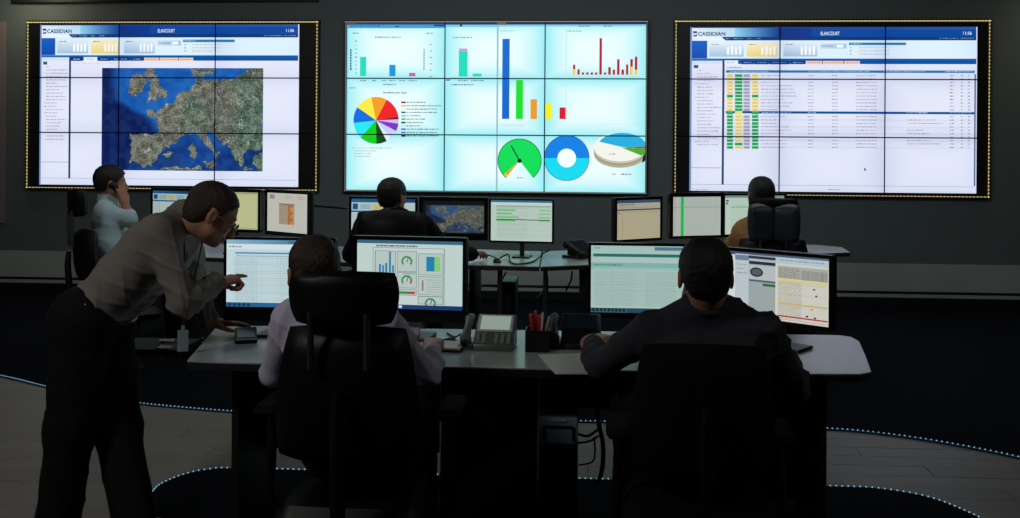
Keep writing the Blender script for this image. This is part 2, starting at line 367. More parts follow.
def portal(cv, X, Y, full=True):
    """the blue control-room page; X, Y map left-wall coordinates onto this canvas"""
    R = lambda x0, y0, x1, y1, c, c2=None, vert=False, alpha=1: cv.rect(X(x0), Y(y0), X(x1), Y(y1), c, c2, vert, alpha)
    R(40, 24.6, 298, 187, (232, 236, 253), (226, 232, 250), True)
    R(40, 24.6, 298, 37.4, (12, 74, 160)); R(40, 24.6, 298, 27, (30, 60, 130), (40, 90, 170))
    R(40, 25.4, 80, 38, (235, 245, 255), (190, 225, 245)); R(80, 25.4, 119, 34, (150, 215, 240), (20, 70, 150)); R(119, 25.4, 150, 34, (18, 50, 130), (14, 60, 150))
    R(69, 34.2, 298, 37.4, (12, 58, 120)); cv.poly([(X(40), Y(37.6)), (X(72), Y(37.6)), (X(68), Y(34.2)), (X(40), Y(34.2))], (236, 246, 255))
    for a, b in ((72, 76), (79, 87), (91, 95), (99, 104)): cv.dashes(X(a), X(b), Y(35.3), .9, (190, 215, 235))
    cv.dashes(X(264), X(282), Y(35), .9, (150, 190, 225)); cv.dashes(X(284), X(296), Y(35), .9, (150, 190, 225))
    cv.text('CASSIDIAN', X(47), X(71.5), Y(29.2), Y(33), (22, 40, 92))
    cv.poly([(X(42.6), Y(28.4)), (X(46), Y(28.8)), (X(46), Y(30.6)), (X(43.8), Y(30.4)), (X(43.4), Y(31.2)), (X(42.6), Y(30.8))], (30, 60, 120))
    cv.poly([(X(46), Y(31)), (X(46), Y(33.2)), (X(44), Y(34)), (X(42.6), Y(33.4)), (X(43), Y(32.2)), (X(44.6), Y(32.4))], (24, 80, 140))
    cv.text('ELANCOURT', X(157.6), X(174.6), Y(28.9), Y(32.5), (235, 242, 255)); cv.text('11:56', X(286), X(294), Y(28.8), Y(32), (235, 242, 255))
    R(40, 38, 298, 55, (222, 243, 255)); R(40, 38, 55, 55, (20, 96, 200), (16, 76, 175), True)
    for a, b, c, c2 in ((57, 88, (228, 240, 252), (165, 198, 225)), (91, 119, (250, 240, 205), (240, 214, 130)), (124, 154.5, (228, 240, 252), (165, 198, 225))):
        R(a, 39.6, b, 53.4, c, c2, True); cv.dashes(X(a + 2), X(a + 9), Y(41), 1, (90, 110, 130))
        for k in range(4): R(b - 15 + k * 3.6, 44 - (k % 2), b - 13 + k * 3.6, 51.5, (250, 252, 255))
    R(157, 40.6, 181, 45.4, (200, 220, 238), (170, 200, 228)); R(172, 41.6, 178, 44.4, (245, 250, 255)); cv.dashes(X(159), X(169), Y(42.6), 1, (60, 90, 130))
    R(183, 39.6, 234.5, 42, (44, 124, 184)); cv.dashes(X(184), X(195), Y(40.4), .9, (225, 240, 250))
    for k in range(3): cv.dashes(X(184), X(186), Y(44 + k * 3.2), 1.2, (110, 120, 140)); cv.dashes(X(192), X(220), Y(44.2 + k * 3.2), .8, (190, 160, 175))
    R(69.5, 55.2, 298, 60.8, (14, 92, 172), (10, 78, 156), True); R(40, 55.2, 69.5, 57.4, (30, 110, 180)); R(41, 57.6, 69, 60.6, (215, 228, 244))
    for a, b in ((71, 82), (98, 110.5), (111.5, 129), (130.5, 143)) if full else ((86, 97), (98, 110.5), (111.5, 129), (130.5, 143)):
        R(a, 57.4, b, 60.8, (10, 52, 120)); cv.dashes(X(a + 2), X(b - 2), Y(58.6), 1, (200, 220, 240))
    R(83.5 if full else 70.5, 57, 97 if full else 83, 61.2, (235, 246, 255)); cv.dashes(X(86 if full else 73), X(94 if full else 80), Y(58.6), 1, (130, 150, 170))
    for a, b in ((144, 158.6), (159.4, 178), (178.8, 193)): R(a, 57.6, b, 60.8, (250, 208, 182)); cv.dashes(X(a + 1.5), X(b - 1.5), Y(58.8), 1, (215, 120, 90))
    R(43, 61.6, 47, 64.6, (40, 90, 130)); cv.dashes(X(46), X(50), Y(66.5), .8, (140, 140, 165))
    y = 69.5
    while y < 142: cv.dashes(X(46 + random.choice((0, 0, 0, -2))), X(random.uniform(56, 68)), Y(y), .9, (150, 146, 172), .8); y += 3.3
    R(69, 57, 69.9, 178.4, (40, 60, 100)); R(41, 161.6, 69, 162.3, (90, 110, 140)); R(41, 177.8, 296, 178.6, (70, 84, 112)); R(40, 24.6, 40.5, 184, (120, 150, 200))
def tile_glow(cv, tint, amt, dots=3):
    """back-light fall-off of each of the 3 x 3 display tiles"""
    u = (np.arange(cv.w) / cv.w * 3) % 1; v = (np.arange(cv.h) / cv.h * 3) % 1
    e = np.maximum(np.abs(u * 2 - 1)[None] ** 3, np.abs(v * 2 - 1)[:, None] ** 3)
    cv.a *= 1 - (e[..., None] * amt * np.array(tint, np.float32)).astype(np.float32)
def linmap(a0, a1, b0, b1): return lambda v: b0 + (v - a0) * (b1 - b0) / (a1 - a0)

IW, IH = 1500, 845
cv = Canvas(IW, IH, QL, (3, 3, 4)); idt = lambda v: v
portal(cv, idt, idt); cv.rect(40, 61.2, 41, 61.3, (200, 210, 230))
for k in range(6): cv.dashes(74 + k * 7, 79 + k * 7, 63, .8, (190, 195, 210))
draw_map(cv, 102, 68, 262.5, 171.5)
cv.rect(27, 185.5, 318, 192, (3, 3, 4)); tile_glow(cv, (1, .9, .5), .07); IMG_L = cv.image('map_page')

cv = Canvas(IW, IH, QR, (3, 3, 4)); X = linmap(40, 298, 690.5, 976.5); Y = linmap(25, 186, 27.5, 192.5)
portal(cv, X, Y, False)
R = cv.rect
R(726, 70.2, 975, 73, (34, 124, 178)); cv.dashes(730, 768, 71.2, 1, (215, 235, 245)); cv.dashes(808, 870, 71.2, 1, (190, 220, 240)); cv.dashes(884, 925, 71.2, 1, (190, 220, 240)); cv.dashes(945, 973, 71.2, 1, (215, 235, 245))
cv.dashes(727, 742, 67, 1, (110, 120, 140))
y = 74.4; k = 0
YEL, GRN, GRY = (246, 222, 120), (34, 176, 92), (176, 174, 196)
while y < 148:
    if 111.2 < y < 114.6:
        R(726, 111, 975, 114.4, (12, 78, 150)); R(727, 111, 733, 114.4, GRN); R(735, 111, 742.5, 114.4, YEL); R(752, 111, 759, 114.4, GRN)
        cv.dashes(762, 792, 112.2, 1, (190, 220, 240)); cv.dashes(906, 928, 112.2, 1.1, (235, 245, 255)); cv.dashes(808, 816, 112.2, 1, (190, 220, 240)); cv.dashes(950, 972, 112.2, 1, (190, 220, 240))
    else:
        low = y > 113
        if low and k % 2: R(726, y - .3, 975, y + 3, (222, 226, 246))
        cols = ((GRN, YEL, GRY, GRN) if low else (YEL, GRN, GRY, YEL))
        if not low and 92 < y < 95: cols = (GRN, GRN, GRY, GRN)
        if low and 141 < y < 145: cols = (GRN, GRN, GRY, GRN)
        for (a, b), c in zip(((727, 733), (735, 742.5), (743.5, 750), (752, 758.5)), cols):
            R(a, y - .2, b, y + 2.5, c); cv.dashes(a + 1.4, b - 1, y + .8, .8, tuple(v * .72 for v in c))
        cv.dashes(761, random.uniform(770, 798), y + .6, .9, (150, 148, 170), .7); cv.dashes(808, 814, y + .6, 1, (140, 140, 165), .7); cv.dashes(832, 838, y + .6, 1, (140, 140, 165), .7)
        cv.dashes(856, 877, y + .6, 1, (160, 156, 180), .8); cv.dashes(950, 954, y + .6, 1.2, (130, 132, 160), .8); cv.dashes(961, 963, y + .6, 1.2, (130, 132, 160), .8); cv.dashes(968, 970, y + .6, 1.2, (130, 132, 160), .8)
        if 115 < y < 148 and k % 3: cv.dashes(907, random.uniform(922, 944), y + .6, 1, (150, 150, 172), .7)
    y += 3.42; k += 1
cv.poly([(864.2, 167.6), (864.2, 170.6), (865, 170), (865.6, 171), (866.2, 170.7), (865.6, 169.7), (866.6, 169.5)], (70, 70, 90))
cv.dashes(692, 708, 189.2, .9, (150, 155, 170)); cv.dashes(828, 840, 189.2, .9, (120, 125, 150))
R(974.6, 74, 975.4, 186, (90, 110, 150))
tile_glow(cv, (1, .9, .5), .09); IMG_R = cv.image('incident_table_page')

cv = Canvas(IW, IH, QM, (238, 255, 255)); R = cv.rect
tile_glow(cv, (1.0, .2, .1), .36)
R(346, 22.2, 647, 24.6, (20, 60, 110), (10, 40, 90)); R(346, 22, 357, 23.6, (150, 60, 20)); R(497, 22, 506, 23.6, (190, 90, 30)); R(346, 24.6, 445, 28, (70, 160, 215), (60, 150, 220)); R(445, 24.6, 497, 27, (120, 200, 240)); R(497, 24.6, 646, 26.4, (130, 205, 240))
R(434, 24.8, 445, 26.2, (20, 50, 110)); cv.dashes(350, 380, 25.4, 1, (30, 60, 110)); R(395, 26, 399, 27, (60, 60, 70)); R(460, 24.6, 462, 26.4, (30, 40, 60)); cv.dashes(579, 590, 25.4, 1.2, (60, 80, 110)); cv.dashes(604, 612, 25.4, 1.2, (60, 80, 110))
R(497, 26, 497.5, 193, (150, 190, 200)); R(346, 24.8, 346.5, 190, (120, 170, 190))
K = (96, 112, 124); TQ, SKY, PK = (26, 222, 190), (24, 148, 222), (196, 96, 176)
cv.dashes(352.5, 359, 32.6, 1.2, K); cv.dashes(426, 433, 32.6, 1.2, K); cv.dashes(375, 401, 36.6, 1.3, K); cv.dashes(383, 396, 83.8, 1.3, K); cv.dashes(349, 355, 87.2, 1.2, K)
for k in range(9): cv.dashes(355, 357, 40.6 + k * 4, 1, K)
for k in range(6): cv.dashes(429.5, 432, 44 + k * 6.4, 1, K)
for k in range(8): R(350, 49 + k * 2.7, 351.4, 51.1 + k * 2.7, (40, 90, 110)); R(423.4, 49 + k * 2.7, 424.6, 51.1 + k * 2.7, (130, 145, 155))
R(360, 56.8, 366, 76.2, TQ); R(389.3, 64.8, 395.4, 76.2, SKY); R(409, 72.8, 415.4, 76.2, PK)
for a, b in ((360, 366), (372, 376), (382, 386), (389, 396), (399, 406), (408, 417)): cv.dashes(a, b, 80, 1.1, K)
cv.dashes(453, 472, 36.8, 1.2, K); R(458.8, 48.4, 467.4, 51.2, (205, 160, 210)); R(458.8, 51.2, 467.4, 76.6, TQ); R(472.6, 73.6, 481.6, 76.6, (60, 214, 180))
R(446, 79.6, 450, 80.6, (40, 60, 70)); cv.dashes(458, 468, 80, 1.1, K); cv.dashes(471, 484, 80, 1.1, K); cv.dashes(451, 474, 84, 1.3, K)
cv.text('Incidents per type', 383.5, 406.5, 91.6, 94, (84, 100, 112))
# pie chart: twelve slices
a = 72.0
for col, da in (((245, 160, 40), -40), ((240, 34, 40), -54), ((90, 16, 40), -5), ((210, 190, 245), -11), ((130, 50, 205), -19), ((196, 214, 250), -22), ((225, 240, 252), -13), ((14, 74, 24), -27), ((18, 204, 30), -44), ((44, 232, 244), -41), ((14, 110, 222), -40), ((252, 238, 70), -44)):
    cv.wedge(376, 120.4, 22.6, 23.4, a + 30, a + 30 + da, col); a += da
for k, col in enumerate(((120, 30, 40), (250, 180, 140), (250, 240, 190), (24, 90, 120), (60, 220, 220), (40, 200, 60), (16, 60, 30), (200, 230, 240), (120, 90, 180), (150, 90, 200), (40, 50, 60))):
    yy = 101.6 + k * 3.35; R(401.2, yy, 405.6, yy + 1.6, col); cv.dashes(406.4, random.uniform(420, 442), yy + .3, 1, (70, 96, 104), .8)
for k, e in enumerate((392, 376, 372, 370)): cv.dashes(352 + (k > 0) * 2, e, 147.6 + k * 2.8, .9, (150, 170, 178), .7)
# tall bars
for x0, x1, yt, col in ((502.5, 509.2, 38.8, (14, 104, 206)), (516, 522.8, 79.8, (22, 226, 40)), (530.6, 537, 99.2, (238, 156, 44)), (545.6, 551.8, 103.4, (246, 240, 30)), (559.6, 566.4, 107.4, (214, 28, 50))):
    R(x0, yt, x1, 119, col)
R(497, 123.6, 646, 124.1, (190, 220, 226)); cv.dashes(499, 525, 125, .8, (170, 200, 210)); cv.dashes(500, 515, 30.4, .8, (140, 165, 175)); cv.dashes(566, 581, 30.6, 1, K)
# red columns top right
for k, (hh, yl) in enumerate(((10, 5.4), (5.2, 0), (2.2, 0), (2.2, 0), (2.2, 0), (2.2, 0), (36.4, 0), (2.2, 0), (7.4, 0), (5, 0), (15.4, 0), (5, 0), (10, 0), (15.6, 8), (18, 5))):
    x = 573 + k * 4.42; R(x, 74.6 - hh, x + 2.3, 74.6, (186, 26, 48))
    if yl: R(x, 74.6 - yl, x + 2.3, 74.6, (244, 206, 80))
R(566, 26, 566.3, 118, (205, 232, 236))
# gauge, ring and 3-D pie
cv.wedge(519.6, 160.6, 21.4, 21.4, -52, 232, (18, 222, 90)); cv.wedge(519.6, 160.6, 22, 22, -52, 232, (12, 120, 50), .965); cv.wedge(519.6, 160.6, 21, 21, 222, 233, (246, 206, 70)); cv.wedge(519.6, 160.6, 19, 19, 224, 228, (240, 100, 60))
cv.line(511, 145.4, 519.6, 160.6, 1.2, (20, 70, 60)); cv.wedge(519.6, 160.8, 2.1, 2.1, 0, 360, (10, 20, 16)); cv.dashes(517, 523, 177.4, 1, K)
cv.wedge(566.8, 158, 22.6, 22.8, 0, 180, (20, 130, 232), .41); cv.wedge(566.8, 158, 22.6, 22.8, 180, 360, (24, 220, 242), .41); cv.wedge(566.8, 158, 22.7, 22.9, 0, 360, (10, 90, 170), .975)
cv.wedge(566.8, 158, 9.3, 9.4, 0, 360, (244, 255, 255))
for k in range(12): cv.wedge(620, 153.4 - k * .5 + .4, 26, 14, 180, 345, (188 - 4 * k, 182 - 4 * k, 158 - 4 * k) if k < 9 else (205, 200, 178))
cv.wedge(620, 147, 26, 14.2, 0, 360, (244, 246, 238)); cv.wedge(622, 147, 24.5, 14.2, -6, 158, (40, 176, 226)); cv.poly([(622, 147.6), (646, 146.4), (646, 148.4)], (190, 60, 40)); cv.poly([(622, 147.8), (646, 148.4), (645, 154), (641, 155.4)], (70, 176, 50)); cv.poly([(643, 156), (646, 152), (646, 160), (642, 163)], (30, 36, 30))
cv.dashes(609, 615, 153.4, 1, K); cv.dashes(612, 616, 173.6, 1.2, (90, 110, 120)); cv.dashes(621, 632, 173.6, 1.2, (90, 110, 120))
IMG_M = cv.image('charts_page')

def mini(name, w, h, bg, fn, W=420):
    """a monitor page drawn in 0..100 x 0..(100 h/w) units"""
    hh = 100.0 * h / w; cv = Canvas(W, int(W * h / w), [(0, 0), (100, 0), (100, hh), (0, hh)], bg); fn(cv, hh); return cv.image(name)
def pg_table(cv, h, head=(70, 150, 190), line=(170, 200, 205), top=True, rows=26, cols=(10, 24, 33, 48, 60, 72, 84)):
    cv.rect(0, 0, 100, 4, (150, 195, 215), (40, 110, 160)); cv.rect(0, 4, 100, 9, (225, 240, 245)); cv.dashes(2, 14, 6, 1.4, (90, 120, 140)); cv.dashes(58, 76, 1.2, 1.4, (40, 80, 110))
    cv.rect(8, 12, 100, 13.4, head); cv.dashes(9, 80, 15, 1, (120, 150, 165))
    y = 17.0; st = (h - 22) / rows
    for k in range(rows):
        cv.rect(6, y + k * st, 99, y + k * st + .35, line); cv.dashes(8, 30, y + k * st + .8, 1, (165, 188, 190), .45); cv.dashes(50, 70, y + k * st + .8, 1, (165, 188, 190), .4)
    for c in cols: cv.rect(c, 17, c + .3, h - 5, line)
    cv.rect(0, h - 4, 100, h, (40, 100, 150), (50, 120, 165))
    for k in range(5): cv.rect(2 + k * 4.4, h - 3.2, 4.6 + k * 4.4, h - .8, (20, 50, 80))
def pg_gauges(cv, h):
    cv.rect(0, 0, 100, 3, (60, 110, 140)); cv.rect(1, 3, 99, h, (206, 226, 222)); cv.dashes(18, 58, 4.5, 1.4, (50, 60, 60))
    G_, B_ = (60, 150, 90), (40, 140, 190); L = (150, 165, 160)
    def box(x0, y0, x1, y1): cv.rect(x0, y0, x1, y1, (120, 140, 136)); cv.rect(x0 + .5, y0 + .5, x1 - .5, y1 - .5, (198, 214, 208))
    cv.rect(15, 7, 83, h - 4, (130, 150, 146)); cv.rect(15.5, 7.5, 82.5, h - 4, (212, 228, 224))
    box(17, 10, 37, 33); box(38, 10, 57, 30); box(58, 12, 82, 33); box(17, 34, 37, 41); box(38, 30.5, 57, 46); box(58, 34, 82, 52); box(38, 47, 57, 53); box(58, 53, 82, h - 5)
    for x0, hh in ((21, 8), (24, 7), (27, 9), (30.5, 20), (33.5, 7)): cv.rect(x0, 31 - hh, x0 + 1.8, 31, B_)
    cv.rect(66, 15, 73.5, 29, B_); cv.rect(73.5, 15, 79, 29, (140, 220, 130))
    for cx, cy, red in ((47.5, 20, 0), (47.5, 38.5, 1), (70, 60, 2)):
        cv.wedge(cx, cy, 5.2, 5.2, -40, 220, G_, .68)
        if red: cv.wedge(cx, cy, 5.2, 5.2, -40 if red == 1 else 170, 10 if red == 1 else 220, (200, 70, 60), .68)
        cv.line(cx, cy + 1, cx + 1.4, cy - 3.6, .7, (60, 70, 66))
    cv.rect(40, 49, 49, 51.4, G_); cv.rect(49, 49, 55.5, 51.4, (200, 70, 60)); cv.rect(28, 36.6, 34.5, 38.6, G_); cv.rect(62, 38, 63.4, 48, (150, 120, 140))
    for k in range(6): cv.dashes(66, 80, 37 + k * 2.3, .9, (150, 165, 162))
    for k in range(4): cv.dashes(44, 55, 31.4 + k * .1, .6, L)
    cv.rect(0, h - 4, 100, h, (30, 80, 140), (24, 60, 110))
    cv.rect(40, h - 3.4, 43, h - .8, (220, 235, 240))
def pg_teal(cv, h):
    cv.rect(0, 0, 100, 6, (176, 208, 204)); cv.dashes(3, 9, 1.6, 1.6, (80, 110, 110)); cv.rect(60, 1, 98, 4, (90, 130, 150)); cv.rect(2, 7.6, 100, 10.6, (40, 120, 110)); cv.rect(0, 16, 100, 20.5, (140, 192, 186)); cv.dashes(3, 30, 17.5, 1.4, (80, 130, 126)); cv.rect(0, 20.5, 100, 23, (165, 205, 198))
    for k in range(24):
        y = 24 + k * (h - 30) / 24; cv.rect(2, y, 97, y + .5, (160, 192, 184)); cv.dashes(4, 40, y + .8, .9, (150, 184, 176), .45); cv.dashes(52, 80, y + .8, .9, (150, 184, 176), .5)
    for c in (10, 20, 33, 41, 55, 64, 78): cv.rect(c, 23, c + .4, h - 6, (165, 196, 188))
    cv.rect(0, h - 4.4, 100, h, (40, 80, 100)); cv.rect(0, h - 4.4, 34, h, (60, 100, 110))
    for k in range(9): cv.rect(1.5 + k * 3.6, h - 3.8, 3.6 + k * 3.6, h - .9, (16, 40, 46))
def pg_split(cv, h):
    cv.rect(0, 0, 100, 3, (70, 80, 110), (90, 110, 140)); cv.rect(0, 3, 13, h, (226, 238, 238)); cv.rect(0, 48, 12, 49, (150, 160, 160))
    cv.rect(13, 2, 27, h - 2, (202, 214, 222)); cv.rect(13, 3, 27, 8, (120, 140, 165)); cv.dashes(14.5, 24, 12, .9, (130, 140, 150)); cv.dashes(14.5, 22, 16, .9, (130, 140, 150)); cv.dashes(14.5, 25, 20, .9, (130, 140, 150))
    cv.rect(26.5, 2, 52, h - 3, (168, 182, 180)); cv.rect(26.5, 3, 52, 5.5, (40, 54, 84)); cv.rect(27, 6, 52, 8, (190, 200, 200)); cv.rect(27, 8, 52, 11, (44, 52, 70)); cv.rect(27, 12, 52, 26, (196, 206, 204)); cv.wedge(34, 18.6, 6.2, 4.6, 0, 360, (40, 48, 56)); cv.wedge(34, 18.6, 4.8, 3.2, 0, 360, (90, 104, 110)); cv.rect(27, 26, 52, 28, (90, 104, 130)); cv.rect(40, 29, 52, 31.4, (60, 110, 60))
    cv.rect(52, 2, 100, h, (226, 226, 214)); cv.rect(52, 2, 100, 8, (196, 214, 222)); cv.dashes(56, 96, 4, 1.3, (120, 150, 175)); cv.rect(54, 10, 99, 22, (186, 186, 178))
    for k in range(20): cv.rect(76 + k * 1.15, 13, 76.5 + k * 1.15, 22, (130, 130, 130))
    for k in range(6): cv.dashes(55, 74, 12 + k * 1.6, .9, (120, 120, 116), .7)
    for k in range(26): cv.rect(54, 24 + k * 1.4, 98, 24.3 + k * 1.4, (196, 196, 186)); cv.dashes(55, 76, 24.5 + k * 1.4, .7, (140, 140, 130), .5)
    for c in (58, 62, 66, 70, 74): cv.rect(c, 22, c + .4, h - 4, (206, 204, 150))
    cv.rect(54, 23, 99, 24.8, (236, 220, 120)); cv.rect(54, 45, 99, 46.4, (226, 190, 90)); cv.rect(54, 57.4, 99, 58.6, (190, 40, 44)); cv.rect(54, 60.8, 99, 61.4, (210, 150, 140))
    for x, y, c in ((86, 29, (200, 40, 40)), (88, 35, (120, 40, 40)), (84, 48, (220, 170, 60)), (80, 55, (40, 40, 40)), (87, 55.6, (200, 40, 40))): cv.rect(x, y, x + 2, y + 1.6, c)
def pg_green(cv, h):
    cv.rect(0, 0, 100, 3, (60, 120, 150)); cv.rect(0, 3, 100, 7, (214, 232, 226)); cv.rect(8, 8, 98, 10, (160, 178, 172))
    for k in range(18):
        y = 11 + k * 2.7; cv.rect(8, y, 98, y + .4, (176, 200, 186))
        if k in (1, 3, 5, 7): cv.rect(9, y + .3, 34 + 6 * (k % 3), y + 2.2, (90, 210, 110)); cv.rect(78, y + .3, 97, y + 2.2, (130, 222, 140))
        else: cv.dashes(10, 60, y + .8, 1, (150, 175, 160), .5)
    cv.rect(8, 29, 97, 30.4, (50, 70, 66))
def pg_beige(cv, h):
    cv.rect(0, 0, 100, 6, (60, 90, 110)); cv.rect(0, 6, 100, 18, (190, 186, 168)); cv.dashes(4, 40, 8, 3, (120, 116, 100)); cv.dashes(4, 90, 14, 1.5, (140, 136, 118)); cv.rect(0, 18, 100, 21, (84, 84, 80)); cv.rect(3, 24, 6, 28, (120, 120, 104)); cv.rect(12, 26, 12.8, h - 4, (170, 160, 132)); cv.rect(13, 24, 100, 25.4, (176, 168, 140))
def pg_stripe(cv, h):
    for k in range(30): cv.rect(0, k * h / 30, 100, k * h / 30 + .5, (178, 190, 182)); cv.dashes(26, 96, k * h / 30 + 1, .9, (160, 172, 166), .5); cv.dashes(2, 8, k * h / 30 + .9, 1, (190, 120, 110), .5)
    cv.rect(12, 0, 13, h, (180, 195, 186)); cv.rect(16, 0, 22, h, (40, 200, 90)); cv.rect(22, 0, 24, h, (150, 220, 170)); cv.rect(0, 20, 100, 21, (150, 160, 156))
def pg_list(cv, h):
    cv.rect(0, 0, 100, 4, (120, 160, 150)); cv.rect(2, 8, 6, 11, (40, 60, 60)); cv.rect(2, 13, 5, 16, (40, 60, 60))
    for k in range(16): cv.dashes(10, 90, 8 + k * 3.4, 1.1, (150, 185, 165), .6)
    cv.rect(10, 20, 96, 21.4, (120, 190, 150))
def pg_portal(cv, h):
    cv.rect(0, 0, 100, 6, (40, 110, 160), (20, 70, 130)); cv.rect(0, 6, 100, 20, (196, 222, 220)); cv.rect(2, 8, 10, 18, (30, 90, 150)); cv.rect(14, 9, 30, 18, (170, 200, 210)); cv.rect(33, 9, 47, 18, (220, 205, 130)); cv.rect(50, 9, 66, 18, (170, 200, 210)); cv.rect(0, 20, 100, 23, (40, 110, 160)); cv.rect(14, 24, 14.6, h, (110, 140, 160))
    for k in range(12): cv.dashes(2, 12, 27 + k * 2.8, .9, (150, 165, 165))
def pg_plain(cv, h): cv.rect(0, 0, 100, 3, (176, 180, 130)); cv.rect(3, 5, 97, h - 4, (208, 212, 158)); cv.rect(0, h - 3, 100, h, (190, 196, 150))
def pg_doc(cv, h):
    cv.rect(6, 4, 18, 14, (150, 150, 140)); cv.dashes(46, 60, 6, 2, (170, 150, 130)); cv.dashes(46, 60, 10, 1.6, (190, 130, 90)); cv.dashes(76, 92, 6, 2, (190, 120, 80)); cv.dashes(78, 90, 11, 2, (190, 120, 80))
    cv.rect(30, 24, 68, 74, (180, 164, 140)); cv.rect(30, 24, 68, 28, (150, 134, 110)); cv.rect(50, 32, 68, 74, (208, 160, 100))
    for k in range(11): cv.rect(30, 28 + k * 4.2, 68, 28.7 + k * 4.2, (140, 118, 92)); cv.rect(52, 29 + k * 4.2, 52 + random.uniform(4, 14), 31.5 + k * 4.2, (190, 96, 50))
    cv.dashes(40, 66, 80, 1.4, (180, 170, 160))
def pg_sat(cv, h):
    cv.rect(0, 0, 100, h, (22, 22, 24)); draw_map(cv, 5, 8, 100, h - 2); cv.a[:] = cv.a * .55 + .3 * cv.a.mean(-1, keepdims=True) + np.array((.05, .045, .03), np.float32) * (cv.a.sum(-1, keepdims=True) > .35)
PAGES = {}
for nm, bg, fn, w, h in (('table', (206, 228, 234), pg_table, 10, 6.4), ('gauges', (206, 226, 222), pg_gauges, 10, 6.6), ('teal', (186, 212, 204), pg_teal, 10, 6.3), ('split', (226, 232, 228), pg_split, 10, 6.3), ('green', (202, 222, 212), pg_green, 10, 6.2), ('beige', (196, 186, 156), pg_beige, 10, 8), ('stripe', (200, 208, 202), pg_stripe, 10, 7.6), ('list', (205, 228, 212), pg_list, 10, 7), ('portal', (205, 226, 222), pg_portal, 10, 6.4), ('plain', (196, 200, 150), pg_plain, 10, 7.4), ('document', (206, 206, 196), pg_doc, 10, 9.2), ('satellite', (22, 22, 24), pg_sat, 10, 6)):
    PAGES[nm] = mini(nm + '_page', w, h, bg, fn)

# ================================================================== THE SETTING
X0, X1, Y0, ZC = -7.2, 6.4, -2.0, 3.3
# back wall: opening frames are boxed around the displays; wall is one slab with the video walls mounted in front of its face
def wall_slab(name, c, size, m): return struct(MB().box(c, size).build(name, m))
wall_slab('wall_back', ((X0 + X1) / 2, WALL_Y + 0.15, ZC / 2), (X1 - X0, 0.2, ZC), 'wall')
wall_slab('wall_left', (X0 - 0.1, (Y0 + WALL_Y) / 2 + .1, ZC / 2), (0.2, WALL_Y - Y0 + 0.3, ZC), 'wallside')
wall_slab('wall_right', (X1 + 0.1, (Y0 + WALL_Y) / 2 + .1, ZC / 2), (0.2, WALL_Y - Y0 + 0.3, ZC), 'wallside')
wall_slab('wall_front', ((X0 + X1) / 2, Y0 - 0.1, ZC / 2), (X1 - X0, 0.2, ZC), 'wallside')
wall_slab('ceiling', ((X0 + X1) / 2, (Y0 + WALL_Y) / 2, ZC + 0.1), (X1 - X0 + .4, WALL_Y - Y0 + 0.6, 0.2), 'ceil')
floor = wall_slab('floor', ((X0 + X1) / 2, (Y0 + WALL_Y) / 2, -0.11), (X1 - X0 + .4, WALL_Y - Y0 + 0.6, 0.2), 'floorbase')
wf = WALL_Y + 0.05
struct(MB().box(((X0 + X1) / 2, wf - 0.006, 0.293), (X1 - X0, 0.012, 0.275), 0.003).build('trim_1', 'band'))
struct(MB().box(((X0 + X1) / 2, wf - 0.010, 0.143), (X1 - X0, 0.02, 0.024), 0.003).build('trim_2', 'darkbase'))
struct(MB().box(((X0 + X1) / 2, wf - 0.008, 0.112), (X1 - X0, 0.016, 0.036), 0.003).build('trim_3', 'band'))
struct(MB().box(((X0 + X1) / 2, wf - 0.011, 0.0475), (X1 - X0, 0.022, 0.091), 0.003).build('baseboard_back', 'darkbase'))
struct(MB().box((-4.36, wf - 0.02, 3.085), (3.3, 0.06, 0.055), 0.004).build('trim_4', 'darkbase'))
# planks of the pale strip of floor between the two carpets
pm = MB().box((0, 0, -0.005), (1.198, 0.1482, 0.010), 0.001, 1).build('plank', 'plank', floor); pm.location = (0, 0, 0)
pmesh = pm.data; first = True; row = 0; yv = 3.3
while yv < 7.2:
    off = (row * 0.47) % 1.2; xv = -7.1 + off - 1.2 + .05
    while xv < 4.6:
        cx, cy = xv + .6, yv + .075
        if cx < -6.55:
            xv += 1.2; continue
        # only where the strip is bare: not deep under the carpets
        far = (6.75 if cx < -1.6 else 6.35 if cx < .5 else 6.1)
        near = 3.3 if (cx < -1.9 or cx > 2.0) else 4.1
        if near - .1 < cy < far:
            if first: o = pm; first = False
            else: o = pm.copy(); C.objects.link(o)
            o.location = (cx, cy, -0.0 + random.uniform(-0.0006, 0.0006))
        xv += 1.2
    yv += 0.15; row += 1
# floor strips: outlines of the carpets taken on the ground
up_px = [(-90, 360), (0, 377), (50, 389), (100, 398), (140, 405), (230, 413), (330, 419), (450, 422), (580, 423), (640, 424), (730, 426), (830, 430.5), (880, 435), (930, 442), (980, 451), (1020, 459.5), (1090, 476)]
lo_px = [(136, 545), (144, 512), (155, 491), (170, 482), (190, 475), (210, 471.5), (232, 470.5), (330, 473), (460, 478), (600, 481.5), (700, 484.5), (830, 488.5), (880, 491), (930, 500), (975, 518), (1005, 535)]
up_pts = smooth_curve([G(*p) for p in up_px], 6); lo_pts = smooth_curve([G(*p) for p in lo_px], 6)
far_poly = [(p.x, p.y) for p in up_pts] + [(X1 - .02, up_pts[-1].y), (X1 - .02, WALL_Y + .02), (X0 + .02, WALL_Y + .02), (X0 + .02, up_pts[0].y)]
tag(MB().prism(far_poly, 0.001, 0.012).build('carpet', 'carpet'), 'dark navy carpet reaching back to the wall below the video walls', 'carpet')
near_poly = [(p.x, p.y) for p in lo_pts] + [(lo_pts[-1].x, 1.0), (lo_pts[0].x, 1.0)]
tag(MB().prism(near_poly, 0.001, 0.012).build('carpet', 'carpet'), 'dark navy carpet with a curved edge under the front desk', 'carpet')
